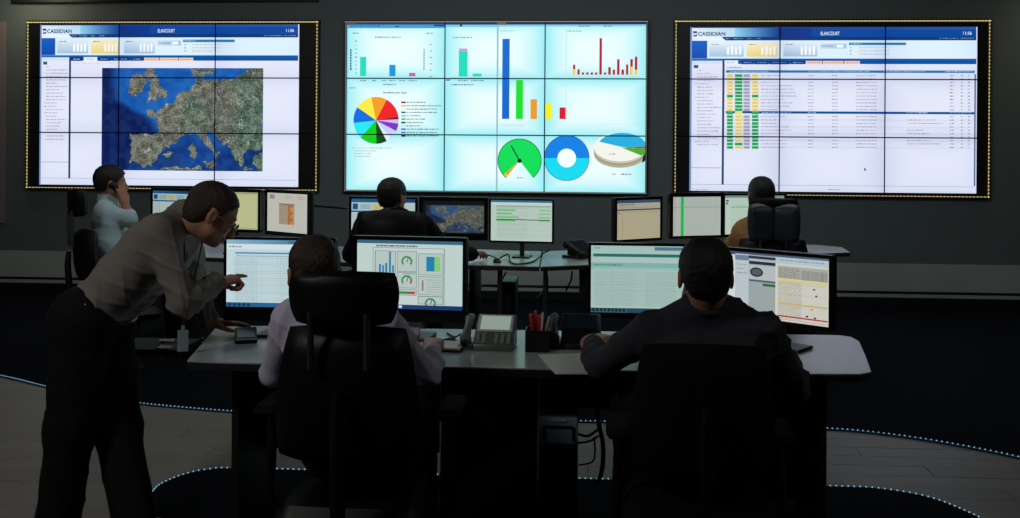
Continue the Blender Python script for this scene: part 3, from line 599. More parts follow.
def led_edge(pts, label, step=0.027):
    t = thing('floor_led_strip', label, 'light strip', (pts[0].x, pts[0].y, 0))
    o = Vector((pts[0].x, pts[0].y, 0))
    MB().tube([Vector((p.x, p.y, 0.009)) - o for p in pts], 0.004, 6).build('rope', 'ledrope', t)
    d = MB(); acc = 0.0
    for a, b in zip(pts, pts[1:]):
        L = (b - a).length
        while acc < L:
            p = a.lerp(b, acc / L) - o; d.box((p.x, p.y, 0.014), (0.0055, 0.0055, 0.004)); acc += step
        acc -= L
    dd = d.build('led_dots', 'ledcyan', t); dd['kind'] = 'stuff'
led_edge(up_pts, 'long curved line of cyan LED dots edging the far navy carpet')
led_edge(lo_pts, 'curved line of cyan LED dots edging the navy carpet under the front desk')
# pale board at the far left
o = MB(); a = U(-70, 22, wf); b = U(5.5, 223, wf)
o.box(((a.x + b.x) / 2, wf - .012, (a.z + b.z) / 2), (b.x - a.x, 0.02, a.z - b.z), 0.004)
tag(o.build('wall_board', 'pinkboard'), 'pale pinkish board on the wall at the far left edge', 'board')

# ------------------------------------------------------------------ video walls
def video_wall(quad, im, label, led, side, cols=(0, 1 / 3, 2 / 3, 1)):
    P = [U(x, y, WALL_Y) for x, y in quad]
    x0 = (P[0].x + P[3].x) / 2; x1 = (P[1].x + P[2].x) / 2; z1 = (P[0].z + P[1].z) / 2; z0 = (P[2].z + P[3].z) / 2
    t = thing('video_wall', label, 'video wall', ((x0 + x1) / 2, wf, z0), 0, 'video walls on the back wall')
    w, h = x1 - x0, z1 - z0; m = screen_mat(im.name + '_display', im, 1.0)
    fr = MB(); d = wf - WALL_Y                                   # housing depth
    for c, s in (((0, -d / 2, h + .012), (w + .05, d, .024)), ((0, -d / 2, -.012), (w + .05, d, .024)), ((-w / 2 - .012, -d / 2, h / 2), (.024, d, h)), ((w / 2 + .012, -d / 2, h / 2), (.024, d, h))): fr.box(c, s, 0.002, 1)
    fr.box((0, -.006, h / 2), (w, .012, h)); fr.build('surround', 'black', t)
    tw, th, gap = w / 3, h / 3, 0.006
    for i in range(3):
        for j in range(3):
            me = bpy.data.meshes.new('display_tile'); bm = bmesh.new(); uv = bm.loops.layers.uv.new('UVMap')
            xa, xb, za, zb = -w / 2 + cols[i] * w + gap, -w / 2 + cols[i + 1] * w - gap, j * th + gap, (j + 1) * th - gap
            yf, yb = -d + .004, -.013
            vs = {(a, b, c): bm.verts.new((xa if a == 0 else xb, yf if b == 0 else yb, za if c == 0 else zb)) for a in (0, 1) for b in (0, 1) for c in (0, 1)}
            faces = [[(0,0,0),(1,0,0),(1,0,1),(0,0,1)], [(0,1,0),(0,1,1),(1,1,1),(1,1,0)], [(0,0,0),(0,0,1),(0,1,1),(0,1,0)], [(1,0,0),(1,1,0),(1,1,1),(1,0,1)], [(0,0,1),(1,0,1),(1,1,1),(0,1,1)], [(0,0,0),(0,1,0),(1,1,0),(1,0,0)]]
            for k, q in enumerate(faces):
                f = bm.faces.new([vs[v] for v in q]); f.material_index = 0 if k == 0 else 1
                for l in f.loops: l[uv].uv = ((l.vert.co.x + w / 2) / w, l.vert.co.z / h)
            bm.to_mesh(me); bm.free(); me.materials.append(m); me.materials.append(MT['black']); link_mesh('display_tile', me, None, t)
    st = MB(); y = -d - .006; e = .002
    st.box((0, y, h + e), (w + 2 * e, .008, .010)); st.box((0, y, -e), (w + 2 * e, .008, .006))
    for sx in (-1, 1): st.box((sx * (w / 2 + e), y, h / 2), (.004, .008, h + 2 * e))
    st.build('led_strip', led, t)
    dt = MB(); n = int((h + 2 * e) / .035)
    for sx in (-1, 1):
        for k in range(n + 1): dt.box((sx * (w / 2 + e), y - .006, -e + k * (h + 2 * e) / n), (.010, .006, .014) if side else (.005, .006, .010))
    n = int((w + 2 * e) / .035)
    for k in range(n + 1):
        dt.box((-w / 2 - e + k * (w + 2 * e) / n, y - .006, -e), (.014, .006, .007)); dt.box((-w / 2 - e + k * (w + 2 * e) / n, y - .006, h + e), (.026, .006, .009))
    dd = dt.build('led_dots', 'leddot' if side else 'ledwhite', t); dd['kind'] = 'stuff'
video_wall(QL, IMG_L, 'left video wall of nine tiles showing a satellite map of Europe', 'ledyel', True, (0, .318, .652, 1))
video_wall(QM, IMG_M, 'middle video wall of nine tiles showing pie, bar and gauge charts', 'ledwhite', False)
video_wall(QR, IMG_R, 'right video wall of nine tiles showing a table with green and yellow cells', 'ledyel', True, (0, .337, .674, 1))

# ================================================================== DESKS
DZ = 0.74
def top_mesh(name, poly, parent, z=DZ, t=0.03):
    MB().prism(poly, z - t, z - 0.002).build('edge_band', 'deskedge', parent)
    ins = poly
    return MB().prism(ins, z - 0.003, z + 0.003, 0.0).build(name, 'desk', parent)
near = [(187, 361.5), (220, 363), (330, 365.3), (440, 367.3), (552, 369.6), (680, 372.2), (792, 374.5), (860, 374.6)]
fdesk_px = near + [(871, 372.5), (866, 358), (859, 342), (851, 337.6), (838, 335.8), (789, 335), (700, 333.6), (560, 331.4), (420, 329.2), (300, 327.2), (222, 326), (216, 328), (204, 342)]
fd = thing('desk', 'long pale front desk with angled ends and dark panel legs', 'desk', (0, 0, 0))
fpoly = [(lambda p: (p.x, p.y))(G(x, y, DZ)) for x, y in fdesk_px]
top_mesh('desktop', fpoly, fd)
def panel_leg(px, Ya, Yb, parent, m='darkpanel', z0=0.013, z1=DZ - .03, thick=0.03):
    a = U(px, 430, Ya); MB().box((a.x, (Ya + Yb) / 2, (z0 + z1) / 2), (thick, Yb - Ya, z1 - z0), 0.003).build('leg_panel', m, parent)
panel_leg(235, 3.98, 4.45, fd); panel_leg(823, 3.98, 4.45, fd)
xl = U(240, 430, 3.98).x; xr = U(820, 430, 3.98).x
a = U(540, 400, 4.41); b = U(690, 400, 4.41)
MB().box(((a.x + b.x) / 2, 4.41, 0.565), (b.x - a.x, 0.018, 0.27), 0.002).build('modesty_panel', 'navypanel', fd)
a = U(240, 400, 4.40); b = U(440, 400, 4.40)
MB().box(((a.x + b.x) / 2, 4.40, 0.46), (b.x - a.x, 0.018, 0.48), 0.002).build('modesty_panel', 'darkpanel', fd)
a = U(690, 400, 4.42); b = U(818, 400, 4.42)
MB().box(((a.x + b.x) / 2, 4.42, 0.38), (b.x - a.x, 0.018, 0.66), 0.002).build('modesty_panel', 'darkpanel', fd)
a = U(636.5, 430, 4.30); MB().box((a.x, 4.36, 0.36), (0.04, 0.05, 0.69), 0.004).build('leg', 'darkpanel', fd)
# drawer pedestal under the middle of the desk
xa, xb = U(440, 430, 3.95).x, U(534, 430, 3.95).x
pd = thing('drawer_unit', 'dark brown drawer pedestal under the middle of the front desk', 'drawer unit', ((xa + xb) / 2, 4.2, 0.012))
w = xb - xa
MB().box((0, 0, 0.33), (w, 0.48, 0.655), 0.004).build('body', 'brownpanel', pd)
for z, hh in ((0.60, 0.10), (0.44, 0.19), (0.19, 0.28)):
    dr = MB().box((0, -.248, z), (w - .02, .016, hh), 0.003).build('drawer', 'brownpanel', pd)
    MB().lathe([(.001, 0), (.007, 0), (.009, .008), (.006, .014), (.001, .015)], (w * .18, -.256, z), 12, Matrix.Rotation(math.pi / 2, 4, 'X')).build('knob', 'steel', dr, True)
# desktop computer beneath
a = U(538.5, 445, 3.93); b = U(578, 445, 3.93)
pc = thing('computer_tower', 'dark computer tower with blue-grey top front under the desk', 'computer', ((a.x + b.x) / 2, 4.16, 0.0125)); w = b.x - a.x
zt = U(558, 418, 3.93).z; zm = U(558, 445, 3.93).z
MB().box((0, 0, zm / 2 - .006), (w, .44, zm - .012), 0.004).build('case', 'black', pc)
MB().box((0, 0, (zt + zm) / 2 - .012), (w, .45, zt - zm), 0.006).build('top_cover', 'bluegrey', pc)
hz = (zt + zm) / 2 - .02
hb = MB(); hb.box((0, -.228, hz + .026), (w * .74, .012, .007), .002).box((-w * .37, -.228, hz), (.007, .012, .055), .002).box((w * .37, -.228, hz), (.007, .012, .055), .002); hb.build('handle', 'black', pc)
MB().box((0, -.227, zt - .024), (w * .4, .006, .008), .002).build('badge_strip', 'silver', pc)
def cable(label, pts, r=0.004, m='rubber', per=8, group=None):
    p = smooth_curve(pts, per); o = Vector(p[0]); ob = MB().tube([q - o for q in p], r, 6).build('cable', m); ob.location = o
    return tag(ob, label, 'cable', group)
cable('thick black cable hanging beneath the front desk beside the computer', [U(597, 395, 4.26), U(598, 420, 4.26), U(603, 445, 4.25), U(602, 470, 4.25), U(597, 484, 4.28)], 0.010)
cable('thin upper cable looping from the computer tower', [U(578, 434, 4.2), U(588, 436, 4.2), U(597, 430, 4.24)], 0.006)
cable('thin lower cable looping from the computer tower', [U(578, 443, 4.2), U(590, 441, 4.2), U(598, 436, 4.24)], 0.005)
cable('thin slack cable drooping low behind the computer tower', [U(579, 465, 4.24), U(592, 462, 4.24), U(595, 452, 4.24), U(594, 437, 4.24)], 0.004)

# back desks: two tops meeting in a shallow V
bl = thing('desk', 'left back desk under the map, joining the right one at an angle', 'desk')
blp = [(112, 253.5), (190, 257), (330, 262), (466, 265.3), (503, 266), (539.0, 267), (541.4, 251.6), (430, 248.5), (300, 246), (200, 243.5), (120, 241)]
top_mesh('desktop', [(lambda p: (p.x, p.y))(G(x, y, DZ)) for x, y in blp], bl)
br = thing('desk', 'right back desk whose pointed end juts out past the seated person', 'desk')
brp = [(540.6, 267), (586, 265.2), (660, 262), (750, 257.6), (820, 253.9), (850, 252.6), (842, 247.5), (815, 245), (740, 245.4), (640, 248), (543.4, 251.6)]
top_mesh('desktop', [(lambda p: (p.x, p.y))(G(x, y, DZ)) for x, y in brp], br)
def post(px, Y, parent, m='steel', s=(0.035, 0.05)):
    a = U(px, 290, Y); MB().box((a.x, Y, 0.36), (s[0], s[1], 0.69), 0.004).build('leg', m, parent)
post(500, 7.25, bl); post(545, 7.2, br, s=(.028, .05))
for px, Y, par in ((472.5, 7.3, bl), (588, 7.3, br), (255, 7.6, bl), (800, 8.3, br), (140, 7.8, bl)):
    a = U(px, 290, Y); MB().box((a.x, Y + .2, 0.36), (.04 if px not in (588,) else .13, .5, 0.69), 0.004).build('leg_panel', 'darkpanel', par)
a, b = U(503, 268, 7.4), U(536, 268, 7.4)
MB().box(((a.x + b.x) / 2, 7.5, .685), (b.x - a.x, .12, .05), .004).build('cable_tray', 'darkpanel', bl)

# ================================================================== MONITORS
GF = 'monitors on the front desk'; GB = 'monitors on the back desks'
def monitor(label, page, pL, pR, YL, YR, bez=0.016, chin=0.016, tilt=0.0, base_z=DZ + .003, group=None, strength=.9, stand='silver', hgt=None, base_back=0.07, basew=.19):
    if group == GB: stand = 'black'; basew = .13
    """pL = (x, ytop, ybottom) of the lit area's left edge, pR the right edge, YL/YR their distances into the room"""
    A, B = U(pL[0], (pL[1] + pL[2]) / 2, YL), U(pR[0], (pR[1] + pR[2]) / 2, YR)
    h = (U(pL[0], pL[1], YL).z - U(pL[0], pL[2], YL).z + U(pR[0], pR[1], YR).z - U(pR[0], pR[2], YR).z) / 2
    c = (A + B) / 2; d = B - A; w = math.hypot(d.x, d.y); rz = math.atan2(d.y, d.x)
    t = thing('monitor', label, 'monitor', (c.x, c.y, base_z), rz, group); zc = c.z - base_z
    R = Matrix.Translation((0, 0, zc)) @ Matrix.Rotation(tilt, 4, 'X')
    fr = MB(R); y0, y1 = -.006, .004
    for cc, s in (((0, 0, h / 2 + bez / 2), (w + 2 * bez, .012, bez)), ((0, 0, -h / 2 - chin / 2), (w + 2 * bez, .012, chin)), ((-w / 2 - bez / 2, 0, 0), (bez, .012, h)), ((w / 2 + bez / 2, 0, 0), (bez, .012, h))): fr.box(cc, s, 0.002, 1)
    fr.build('bezel', 'gloss', t)
    MB(R).box((0, .028, (bez - chin) / 2), (w + 2 * bez, .04, h + bez + chin), .012, 2).build('housing', 'black', t)
    me = bpy.data.meshes.new('screen'); me.from_pydata([R @ Vector(v) for v in ((-w / 2, -.001, -h / 2), (w / 2, -.001, -h / 2), (w / 2, -.001, h / 2), (-w / 2, -.001, h / 2), (-w / 2, .006, -h / 2), (w / 2, .006, -h / 2), (w / 2, .006, h / 2), (-w / 2, .006, h / 2))], [], [(0, 1, 2, 3), (5, 4, 7, 6), (0, 4, 5, 1), (1, 5, 6, 2), (2, 6, 7, 3), (3, 7, 4, 0)])
    uv = me.uv_layers.new(name='UVMap')
    for k, q in enumerate(((0, 0), (1, 0), (1, 1), (0, 1))): uv.data[k].uv = q
    for k in range(4, 24): uv.data[k].uv = (0.001, 0.001)
    me.materials.append(screen_mat(page + '_screen', PAGES[page], strength)); link_mesh('screen', me, None, t)
    zb = zc - h / 2 - chin
    MB().box((0, .045, (zb + .05 + .01) / 2 + 0.005), (.075 if group == GF else .035, .014, zb + .06), .004).build('stand_neck', stand, t)
    MB().box((0, base_back - .03, .006), (basew, .17, .012), .005).build('stand_base', 'black', t)
    return t
monitor('front monitor with a pale grid table, pointed at by the standing man', 'table', (226.6, 239.5, 306.5), (333, 240.8, 308), 4.28, 4.28, .012, .062, group=GF, strength=.85)
monitor('front monitor showing green gauges, right of the man in the high-backed chair', 'gauges', (357.2, 239.6, 308), (462.6, 242, 310), 4.30, 4.26, .018, .055, group=GF, strength=.82)
monitor('front monitor with a teal list, left of the man in the dark shirt', 'teal', (591, 245, 312), (697, 247, 314), 4.33, 4.33, .012, .025, group=GF, strength=.8, stand='black')
monitor('angled front monitor with a grey panel and yellow and red rows', 'split', (722, 250.8, 311), (829, 258.5, 329.4), 4.38, 4.08, .016, .022, group=GF, strength=.8, stand='steel', basew=.24)
monitor('back monitor behind the head of the standing man, its top showing a blue page', 'portal', (153, 191, 220), (200, 191, 222), 7.65, 7.55, .02, .03, group=GB, strength=.6)
monitor('back monitor with a plain yellow-green screen beside the face of the standing man', 'plain', (209, 192, 228), (258, 192, 230), 7.5, 7.4, .022, .022, group=GB, strength=.75)
monitor('back monitor with a white page and a small brown table', 'document', (267.5, 193, 231.5), (307.5, 194, 233), 7.45, 7.2, .025, .03, group=GB, strength=.78)
monitor('back monitor partly hidden by the man in the black suit', 'portal', (351.5, 199, 236), (415, 199, 237), 7.45, 7.45, .018, .03, group=GB, strength=.72)
monitor('back monitor with a dim satellite map, right of the man in black', 'satellite', (423, 201, 233), (484, 201, 234), 7.45, 7.45, .03, .05, group=GB, strength=.72)
monitor('back monitor with green table rows beside the black desk phone', 'green', (491, 200, 240.5), (552, 201, 241.5), 7.5, 7.45, .014, .016, group=GB, strength=.78)
monitor('back monitor with a beige page, leftmost on the right desk', 'beige', (617, 200.5, 240.5), (660, 199.5, 237), 7.2, 7.45, .022, .02, group=GB, strength=.72)
monitor('back monitor with one vertical green stripe', 'stripe', (673, 197.5, 236.5), (720.5, 196, 234.5), 7.4, 7.55, .03, .02, group=GB, strength=.74)
monitor('back monitor with pale green lists, half hidden behind the person in the tan sleeves', 'list', (725, 195.5, 234.5), (784, 195.5, 234), 7.65, 7.75, .018, .02, group=GB, strength=.74)

# ================================================================== CHAIRS
def chair(label, loc, rz, back=(0.52, 1.0, .47), head=None, arms=True, m='leather', mh=None, seat_z=.384, recline=.07, arm=(.30, .695), taper=.06, lobes=False):
    t = thing('office_chair', label, 'chair', (loc[0], loc[1], loc[2]), rz, 'swivel office chairs')
    for k in range(5):
        a = 2 * math.pi * k / 5 + .3; dx, dy = math.cos(a), math.sin(a)
        lg = MB().tube([(dx * .03, dy * .03, .105), (dx * .16, dy * .16, .095), (dx * .30, dy * .30, .075)], [.024, .02, .014], 8).build('base_leg', 'black', t, True)
        c = MB(); c.lathe([(.001, -.011), (.024, -.011), (.028, 0), (.024, .011), (.001, .011)], (dx * .30, dy * .30, .028), 14, Matrix.Rotation(a, 4, 'Z') @ Matrix.Rotation(math.pi / 2, 4, 'X')); c.box((dx * .30, dy * .30, .06), (.02, .02, .03), .003); c.build('caster', 'rubber', lg, True)
    MB().lathe([(.03, .08), (.045, .085), (.045, .12), (.028, .13), (.028, .28), (.018, .285), (.018, seat_z - .07), (.03, seat_z - .07), (.03, seat_z - .05)], (0, 0, 0), 16).build('gas_lift', 'steel', t, True)
    MB().box((0, 0, seat_z - .055), (.22, .26, .03), .008).build('mechanism', 'black', t)
    MB().cushion(.50, .50, .11, 0, .25, 0, X=TR((0, .02, seat_z), rx=math.pi / 2)).build('seat', m, t, True)
    z0, z1, w = back; hb = z1 - z0
    B = TR((0, -.235, z0 + hb / 2), rx=recline)
    MB().cushion(w, hb, .10, .045, .30, taper, X=B, bow=.02, p=6).build('backrest', m, t, True)
    if lobes:
        for sx in (-1, 1): MB().tube([(sx * w * .22, -.30, z0 + hb * .2), (sx * w * .20, -.31, z0 + hb * .6), (sx * w * .1, -.30, z1 + .02)], .014, 8).build('back_strut', 'black', t, True)
    sp = MB().tube([(0, .0, seat_z - .06), (0, -.2, seat_z - .07), (0, -.30, seat_z + .0), (0, -.325, z0 + hb * .35), (0, -.318 , z0 + hb * .6)], [.022, .022, .024, .022, .016], 10); sp.build('back_support', 'black', t, True)
    if head:
        h0, h1, hw = head; hy = -.235 - math.tan(recline) * 0 - .05
        Hx = TR((0, hy, (h0 + h1) / 2), rx=recline * .5)
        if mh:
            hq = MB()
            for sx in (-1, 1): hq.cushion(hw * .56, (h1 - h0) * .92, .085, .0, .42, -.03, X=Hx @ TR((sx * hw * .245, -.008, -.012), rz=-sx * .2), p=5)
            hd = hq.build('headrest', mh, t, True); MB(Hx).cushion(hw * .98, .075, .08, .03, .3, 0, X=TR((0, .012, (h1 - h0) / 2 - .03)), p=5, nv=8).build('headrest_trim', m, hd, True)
        else: hd = MB().cushion(hw, h1 - h0, .085, .04, .38, -.03, X=Hx, p=6).build('headrest', m, t, True)
        for sx in (-1, 1): MB().tube([(sx * hw * .25, hy - .02, z1 - .12), (sx * hw * .25, hy - .028, h0 + .05)], .011, 8).build('headrest_post', 'steel', hd, True)
    if arms:
        for sx in (-1, 1):
            ar = MB().cushion(.085, .27, .035, 0, .4, X=TR((sx * arm[0], .03, arm[1]), rx=math.pi / 2), nu=8, nv=10).build('armrest', 'chairfab', t, True)
            MB().tube([(sx * .13, .0, seat_z - .06), (sx * .27, .0, seat_z - .06), (sx * (arm[0] + .005), .0, seat_z + .0), (sx * arm[0], .02, arm[1] - .015)], [.016, .018, .018, .016], 8).build('arm_support', 'black', ar, True)
    return t
fz = 0.012
def at_px(px, Y): p = U(px, 300, Y); return (p.x, Y, fz)
cb = (U(341, 300, 3.0).x, 3.28, fz); chair('high-backed black leather chair with a headrest, in front of the gauge monitor', cb, 0.0, (.56, 1.01, .45), (1.01, 1.185, .345), taper=.10)
cc = (U(711, 300, 3.02).x, 3.30, fz); chair('black office chair behind the back of the man in the dark shirt', cc, -.05, (.54, .97, .43), None, m='chairfab', arm=(.26, .64))
ce = at_px(394, 6.62); chair('black chair with a broad square back under the man in the black suit', ce, 0.05, (.56, 1.15, .50), None)
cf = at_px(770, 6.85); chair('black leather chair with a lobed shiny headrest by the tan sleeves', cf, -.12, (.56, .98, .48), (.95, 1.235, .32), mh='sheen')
cdd = at_px(122, 6.98); cdd = (cdd[0] + .04, cdd[1] - .16, fz); chair('black chair with a curved back stay, under the person on the telephone', cdd, -.90, (.60, .98, .40), (1.06, 1.26, .26), recline=.07, arms=False)
# ================================================================== PEOPLE (smooth distance-field bodies meshed into one surface)
class Field:
    def __init__(s, lo, hi, h):
        s.h = h; s.lo = np.array(lo, np.float32) - 3 * h; n = np.ceil((np.array(hi) - s.lo + 3 * h) / h).astype(int) + 1
        s.F = np.full(n, 1.0, np.float32); s.n = n
    def sub(s, lo, hi):
        a = np.maximum(np.floor((np.array(lo) - s.lo) / s.h).astype(int), 0); b = np.minimum(np.ceil((np.array(hi) - s.lo) / s.h).astype(int) + 1, s.n)
        if (b <= a).any(): return None, None
        ax = [s.lo[i] + np.arange(a[i], b[i], dtype=np.float32) * s.h for i in range(3)]
        return tuple(slice(a[i], b[i]) for i in range(3)), (ax[0][:, None, None], ax[1][None, :, None], ax[2][None, None, :])
    def blend(s, sl, d, k, op='u'):
        A = s.F[sl]
        if op == 'u':
            if k > 0:
                hh = np.maximum(k - np.abs(A - d), 0) / k; s.F[sl] = np.minimum(A, d) - hh * hh * k * .25
            else: s.F[sl] = np.minimum(A, d)
        else:
            d = -d
            hh = np.maximum(k - np.abs(A - d), 0) / max(k, 1e-6); s.F[sl] = np.maximum(A, d) + hh * hh * k * .25
    def cap(s, a, b, ra, rb=None, k=.02, op='u'):
        a = np.array(a, np.float32); b = np.array(b, np.float32); rb = ra if rb is None else rb; pad = max(ra, rb) + k + 3 * s.h
        sl, P = s.sub(np.minimum(a, b) - pad, np.maximum(a, b) + pad)
        if sl is None: return s
        ab = b - a; L = float(ab @ ab) + 1e-9
        t = np.clip(((P[0] - a[0]) * ab[0] + (P[1] - a[1]) * ab[1] + (P[2] - a[2]) * ab[2]) / L, 0, 1)
        d = np.sqrt((P[0] - a[0] - t * ab[0]) ** 2 + (P[1] - a[1] - t * ab[1]) ** 2 + (P[2] - a[2] - t * ab[2]) ** 2) - (ra + (rb - ra) * t)
        s.blend(sl, d, k, op); return s
    def ell(s, c, rad, R=None, k=.02, op='u'):
        c = np.array(c, np.float32); pad = max(rad) + k + 3 * s.h; sl, P = s.sub(c - pad, c + pad)
        if sl is None: return s
        q = [P[i] - c[i] for i in range(3)]
        if R is not None: q = [q[0] * R[0][i] + q[1] * R[1][i] + q[2] * R[2][i] for i in range(3)]
        k0 = np.sqrt((q[0] / rad[0]) ** 2 + (q[1] / rad[1]) ** 2 + (q[2] / rad[2]) ** 2)
        k1 = np.sqrt((q[0] / rad[0] ** 2) ** 2 + (q[1] / rad[1] ** 2) ** 2 + (q[2] / rad[2] ** 2) ** 2) + 1e-9
        s.blend(sl, k0 * (k0 - 1) / k1, k, op); return s
    def clip(s, fn):
        """keep only the part where fn(x, y, z) < 0"""
        sl, P = s.sub(s.lo, s.lo + s.n * s.h); s.F[sl] = np.maximum(s.F[sl], fn(*P)); return s
    def mesh(s, name, origin, wrinkle=0.0, wfreq=30.0, seed=0):
        F = s.F; S = F < 0
        cnt = np.zeros(tuple(np.array(F.shape) - 1), np.uint8)
        sh = [slice(0, -1), slice(1, None)]
        for i in (0, 1):
            for j in (0, 1):
                for k in (0, 1): cnt += S[sh[i], sh[j], sh[k]]
        I = np.argwhere((cnt > 0) & (cnt < 8)); idx = np.full(cnt.shape, -1, np.int32); idx[I[:, 0], I[:, 1], I[:, 2]] = np.arange(len(I))
        acc = np.zeros((len(I), 3), np.float32); num = np.zeros((len(I), 1), np.float32)
        for ax in range(3):
            o1, o2 = [a for a in range(3) if a != ax]
            for u in (0, 1):
                for v in (0, 1):
                    p = I.copy(); p[:, o1] += u; p[:, o2] += v; q = p.copy(); q[:, ax] += 1
                    fa = F[p[:, 0], p[:, 1], p[:, 2]]; fb = F[q[:, 0], q[:, 1], q[:, 2]]; mk = (fa < 0) != (fb < 0)
                    t = np.where(mk, fa / np.where(mk, fa - fb, 1), 0); pos = (p - I).astype(np.float32); pos[:, ax] += t
                    acc += pos * mk[:, None]; num += mk[:, None]
        V = s.lo + (I + acc / np.maximum(num, 1)) * s.h
        if wrinkle:
            g = np.stack([F[np.minimum(I[:, 0] + 1, F.shape[0] - 1), I[:, 1], I[:, 2]] - F[np.maximum(I[:, 0] - 1, 0), I[:, 1], I[:, 2]],
                          F[I[:, 0], np.minimum(I[:, 1] + 1, F.shape[1] - 1), I[:, 2]] - F[I[:, 0], np.maximum(I[:, 1] - 1, 0), I[:, 2]],
                          F[I[:, 0], I[:, 1], np.minimum(I[:, 2] + 1, F.shape[2] - 1)] - F[I[:, 0], I[:, 1], np.maximum(I[:, 2] - 1, 0)]], 1)
            g /= np.linalg.norm(g, axis=1, keepdims=True) + 1e-6; r = np.random.default_rng(seed); w = np.zeros(len(V))
            ph = V @ r.normal(0, 4, 3)
            for q in range(6):
                dr = r.normal(0, 1, 3); dr /= np.linalg.norm(dr); w += (1 - np.abs(np.sin(V @ dr * wfreq * r.uniform(.5, 1.6) + r.uniform(0, 6) + 1.6 * np.sin(ph * .8 + q)))) ** 3 * np.clip(np.sin(V @ r.normal(0, 7, 3) + q) + .3, 0, 1)
            V = V + g * ((w - .8) * wrinkle)[:, None]
        Q = []
        for ax in range(3):
            o1, o2 = [(1, 2), (2, 0), (0, 1)][ax]
            a = [slice(None)] * 3; b = [slice(None)] * 3; a[ax] = slice(0, -1); b[ax] = slice(1, None)
            A, B = S[tuple(a)], S[tuple(b)]; E = np.argwhere(A != B); fl = A[E[:, 0], E[:, 1], E[:, 2]]
            ok = (E[:, o1] > 0) & (E[:, o2] > 0) & (E[:, o1] < F.shape[o1] - 1) & (E[:, o2] < F.shape[o2] - 1); E = E[ok]; fl = fl[ok]
            def g_(d1, d2): p = E.copy(); p[:, o1] -= d1; p[:, o2] -= d2; return idx[p[:, 0], p[:, 1], p[:, 2]]
            q = np.stack([g_(1, 1), g_(0, 1), g_(0, 0), g_(1, 0)], 1); q[~fl] = q[~fl][:, ::-1]; Q.append(q)
        Q = np.concatenate(Q); Q = Q[(Q >= 0).all(1)]
        me = bpy.data.meshes.new(name); me.vertices.add(len(V)); me.vertices.foreach_set('co', (V - np.array(origin)).astype(np.float32).ravel())
        me.loops.add(Q.size); me.loops.foreach_set('vertex_index', Q.ravel().astype(np.int32)); me.polygons.add(len(Q))
        me.polygons.foreach_set('loop_start', np.arange(0, Q.size, 4, dtype=np.int32)); me.polygons.foreach_set('use_smooth', np.ones(len(Q), bool)); me.update(calc_edges=True)
        return me
def nrm(v): v = np.array(v, float); return v / (np.linalg.norm(v) + 1e-9)
def head_frame(fwd, upv=(0, 0, 1), roll=0.0):
    f = nrm(fwd); r = nrm(np.cross(f, upv)); u = np.cross(r, f)
    return np.stack([r, f, u], 1)                       # columns: right, forward, up
def add_head(F, c, R, grow=0.0):
    T = lambda p: c + R @ np.array(p)
    [F.ell(T((sx * .017, -.012, .034)), (.062 + grow, .096 + grow, .084 + grow), R, .02) for sx in (-1, 1)]
    F.ell(T((0, .030, -.035)), (.058, .062, .080), R, .03)
    F.ell(T((0, .070, -.092)), (.024, .020, .018), R, .03)
    F.cap(T((-.045, .02, -.065)), T((.045, .02, -.065)), .022, k=.03)
    F.cap(T((-.034, .080, .022)), T((.034, .080, .022)), .012, k=.014)
    for sx in (-1, 1):
        F.ell(T((sx * .032, .092, .002)), (.016, .012, .012), R, .008, 'd')
        F.ell(T((sx * .034, .062, -.020)), (.026, .026, .022), R, .02)
        F.ell(T((sx * .084, -.010, -.010)), (.009, .020, .033), R, .006); F.cap(T((sx * .07, -.002, -.012)), T((sx * .082, -.006, -.012)), .010, k=.006)
        F.ell(T((sx * .091, -.004, -.008)), (.005, .010, .018), R, .004, 'd')
    F.cap(T((0, .094, .004)), T((0, .113, -.034)), .008, .013, .012); F.ell(T((0, .103, -.040)), (.018, .013, .010), R, .010)
    F.cap(T((-.020, .090, -.062)), T((.020, .090, -.062)), .0065, k=.006); F.cap(T((-.018, .088, -.072)), T((.018, .088, -.072)), .0075, k=.006)
def add_hand(F, w, d, back, side, curl, scale=1.0, thumb=.5, spread=.06):
    """wrist point, pointing direction, back-of-hand normal, side of the thumb (+1: d x back), curl per finger"""
    d = nrm(d); b = nrm(np.array(back) - d * np.dot(back, d)); t = nrm(np.cross(d, b)) * side; s = scale
    P = lambda x, y, z: np.array(w) + (d * x + t * y + b * z) * s
    F.cap(P(-.03, 0, 0), P(.02, 0, 0), .026 * s, .027 * s, .02)
    for y in (-.028, -.009, .010, .028): F.cap(P(.012, y * .7, 0), P(.088, y, .002), .0145 * s, .0125 * s, .014)
    for k, (y, L) in enumerate(((.030, .074), (.010, .082), (-.010, .076), (-.029, .060))):
        p = np.array((.090, y, .001)); a = 0.0; c = curl[k]; sp = (1.5 - k) * spread
        for j, f in enumerate((.44, .31, .25)):
            a += c * (.8, 1.15, .9)[j]; q = p + L * f * np.array((math.cos(a) * math.cos(sp), math.sin(sp), -math.sin(a)))
            F.cap(P(*p), P(*q), (.0098, .0090, .0082)[j] * s, (.0090, .0082, .0068)[j] * s, .004); p = q
    p0, p1 = P(.018, .022, -.004), P(.048, .050, -.012 - .02 * thumb); p2 = P(.078, .058 - .022 * thumb, -.020 - .026 * thumb); p3 = P(.102, .054 - .036 * thumb, -.024 - .03 * thumb)
    F.cap(p0, p1, .016 * s, .0125 * s, .012); F.cap(p1, p2, .0115 * s, .010 * s, .004); F.cap(p2, p3, .010 * s, .0078 * s, .003)
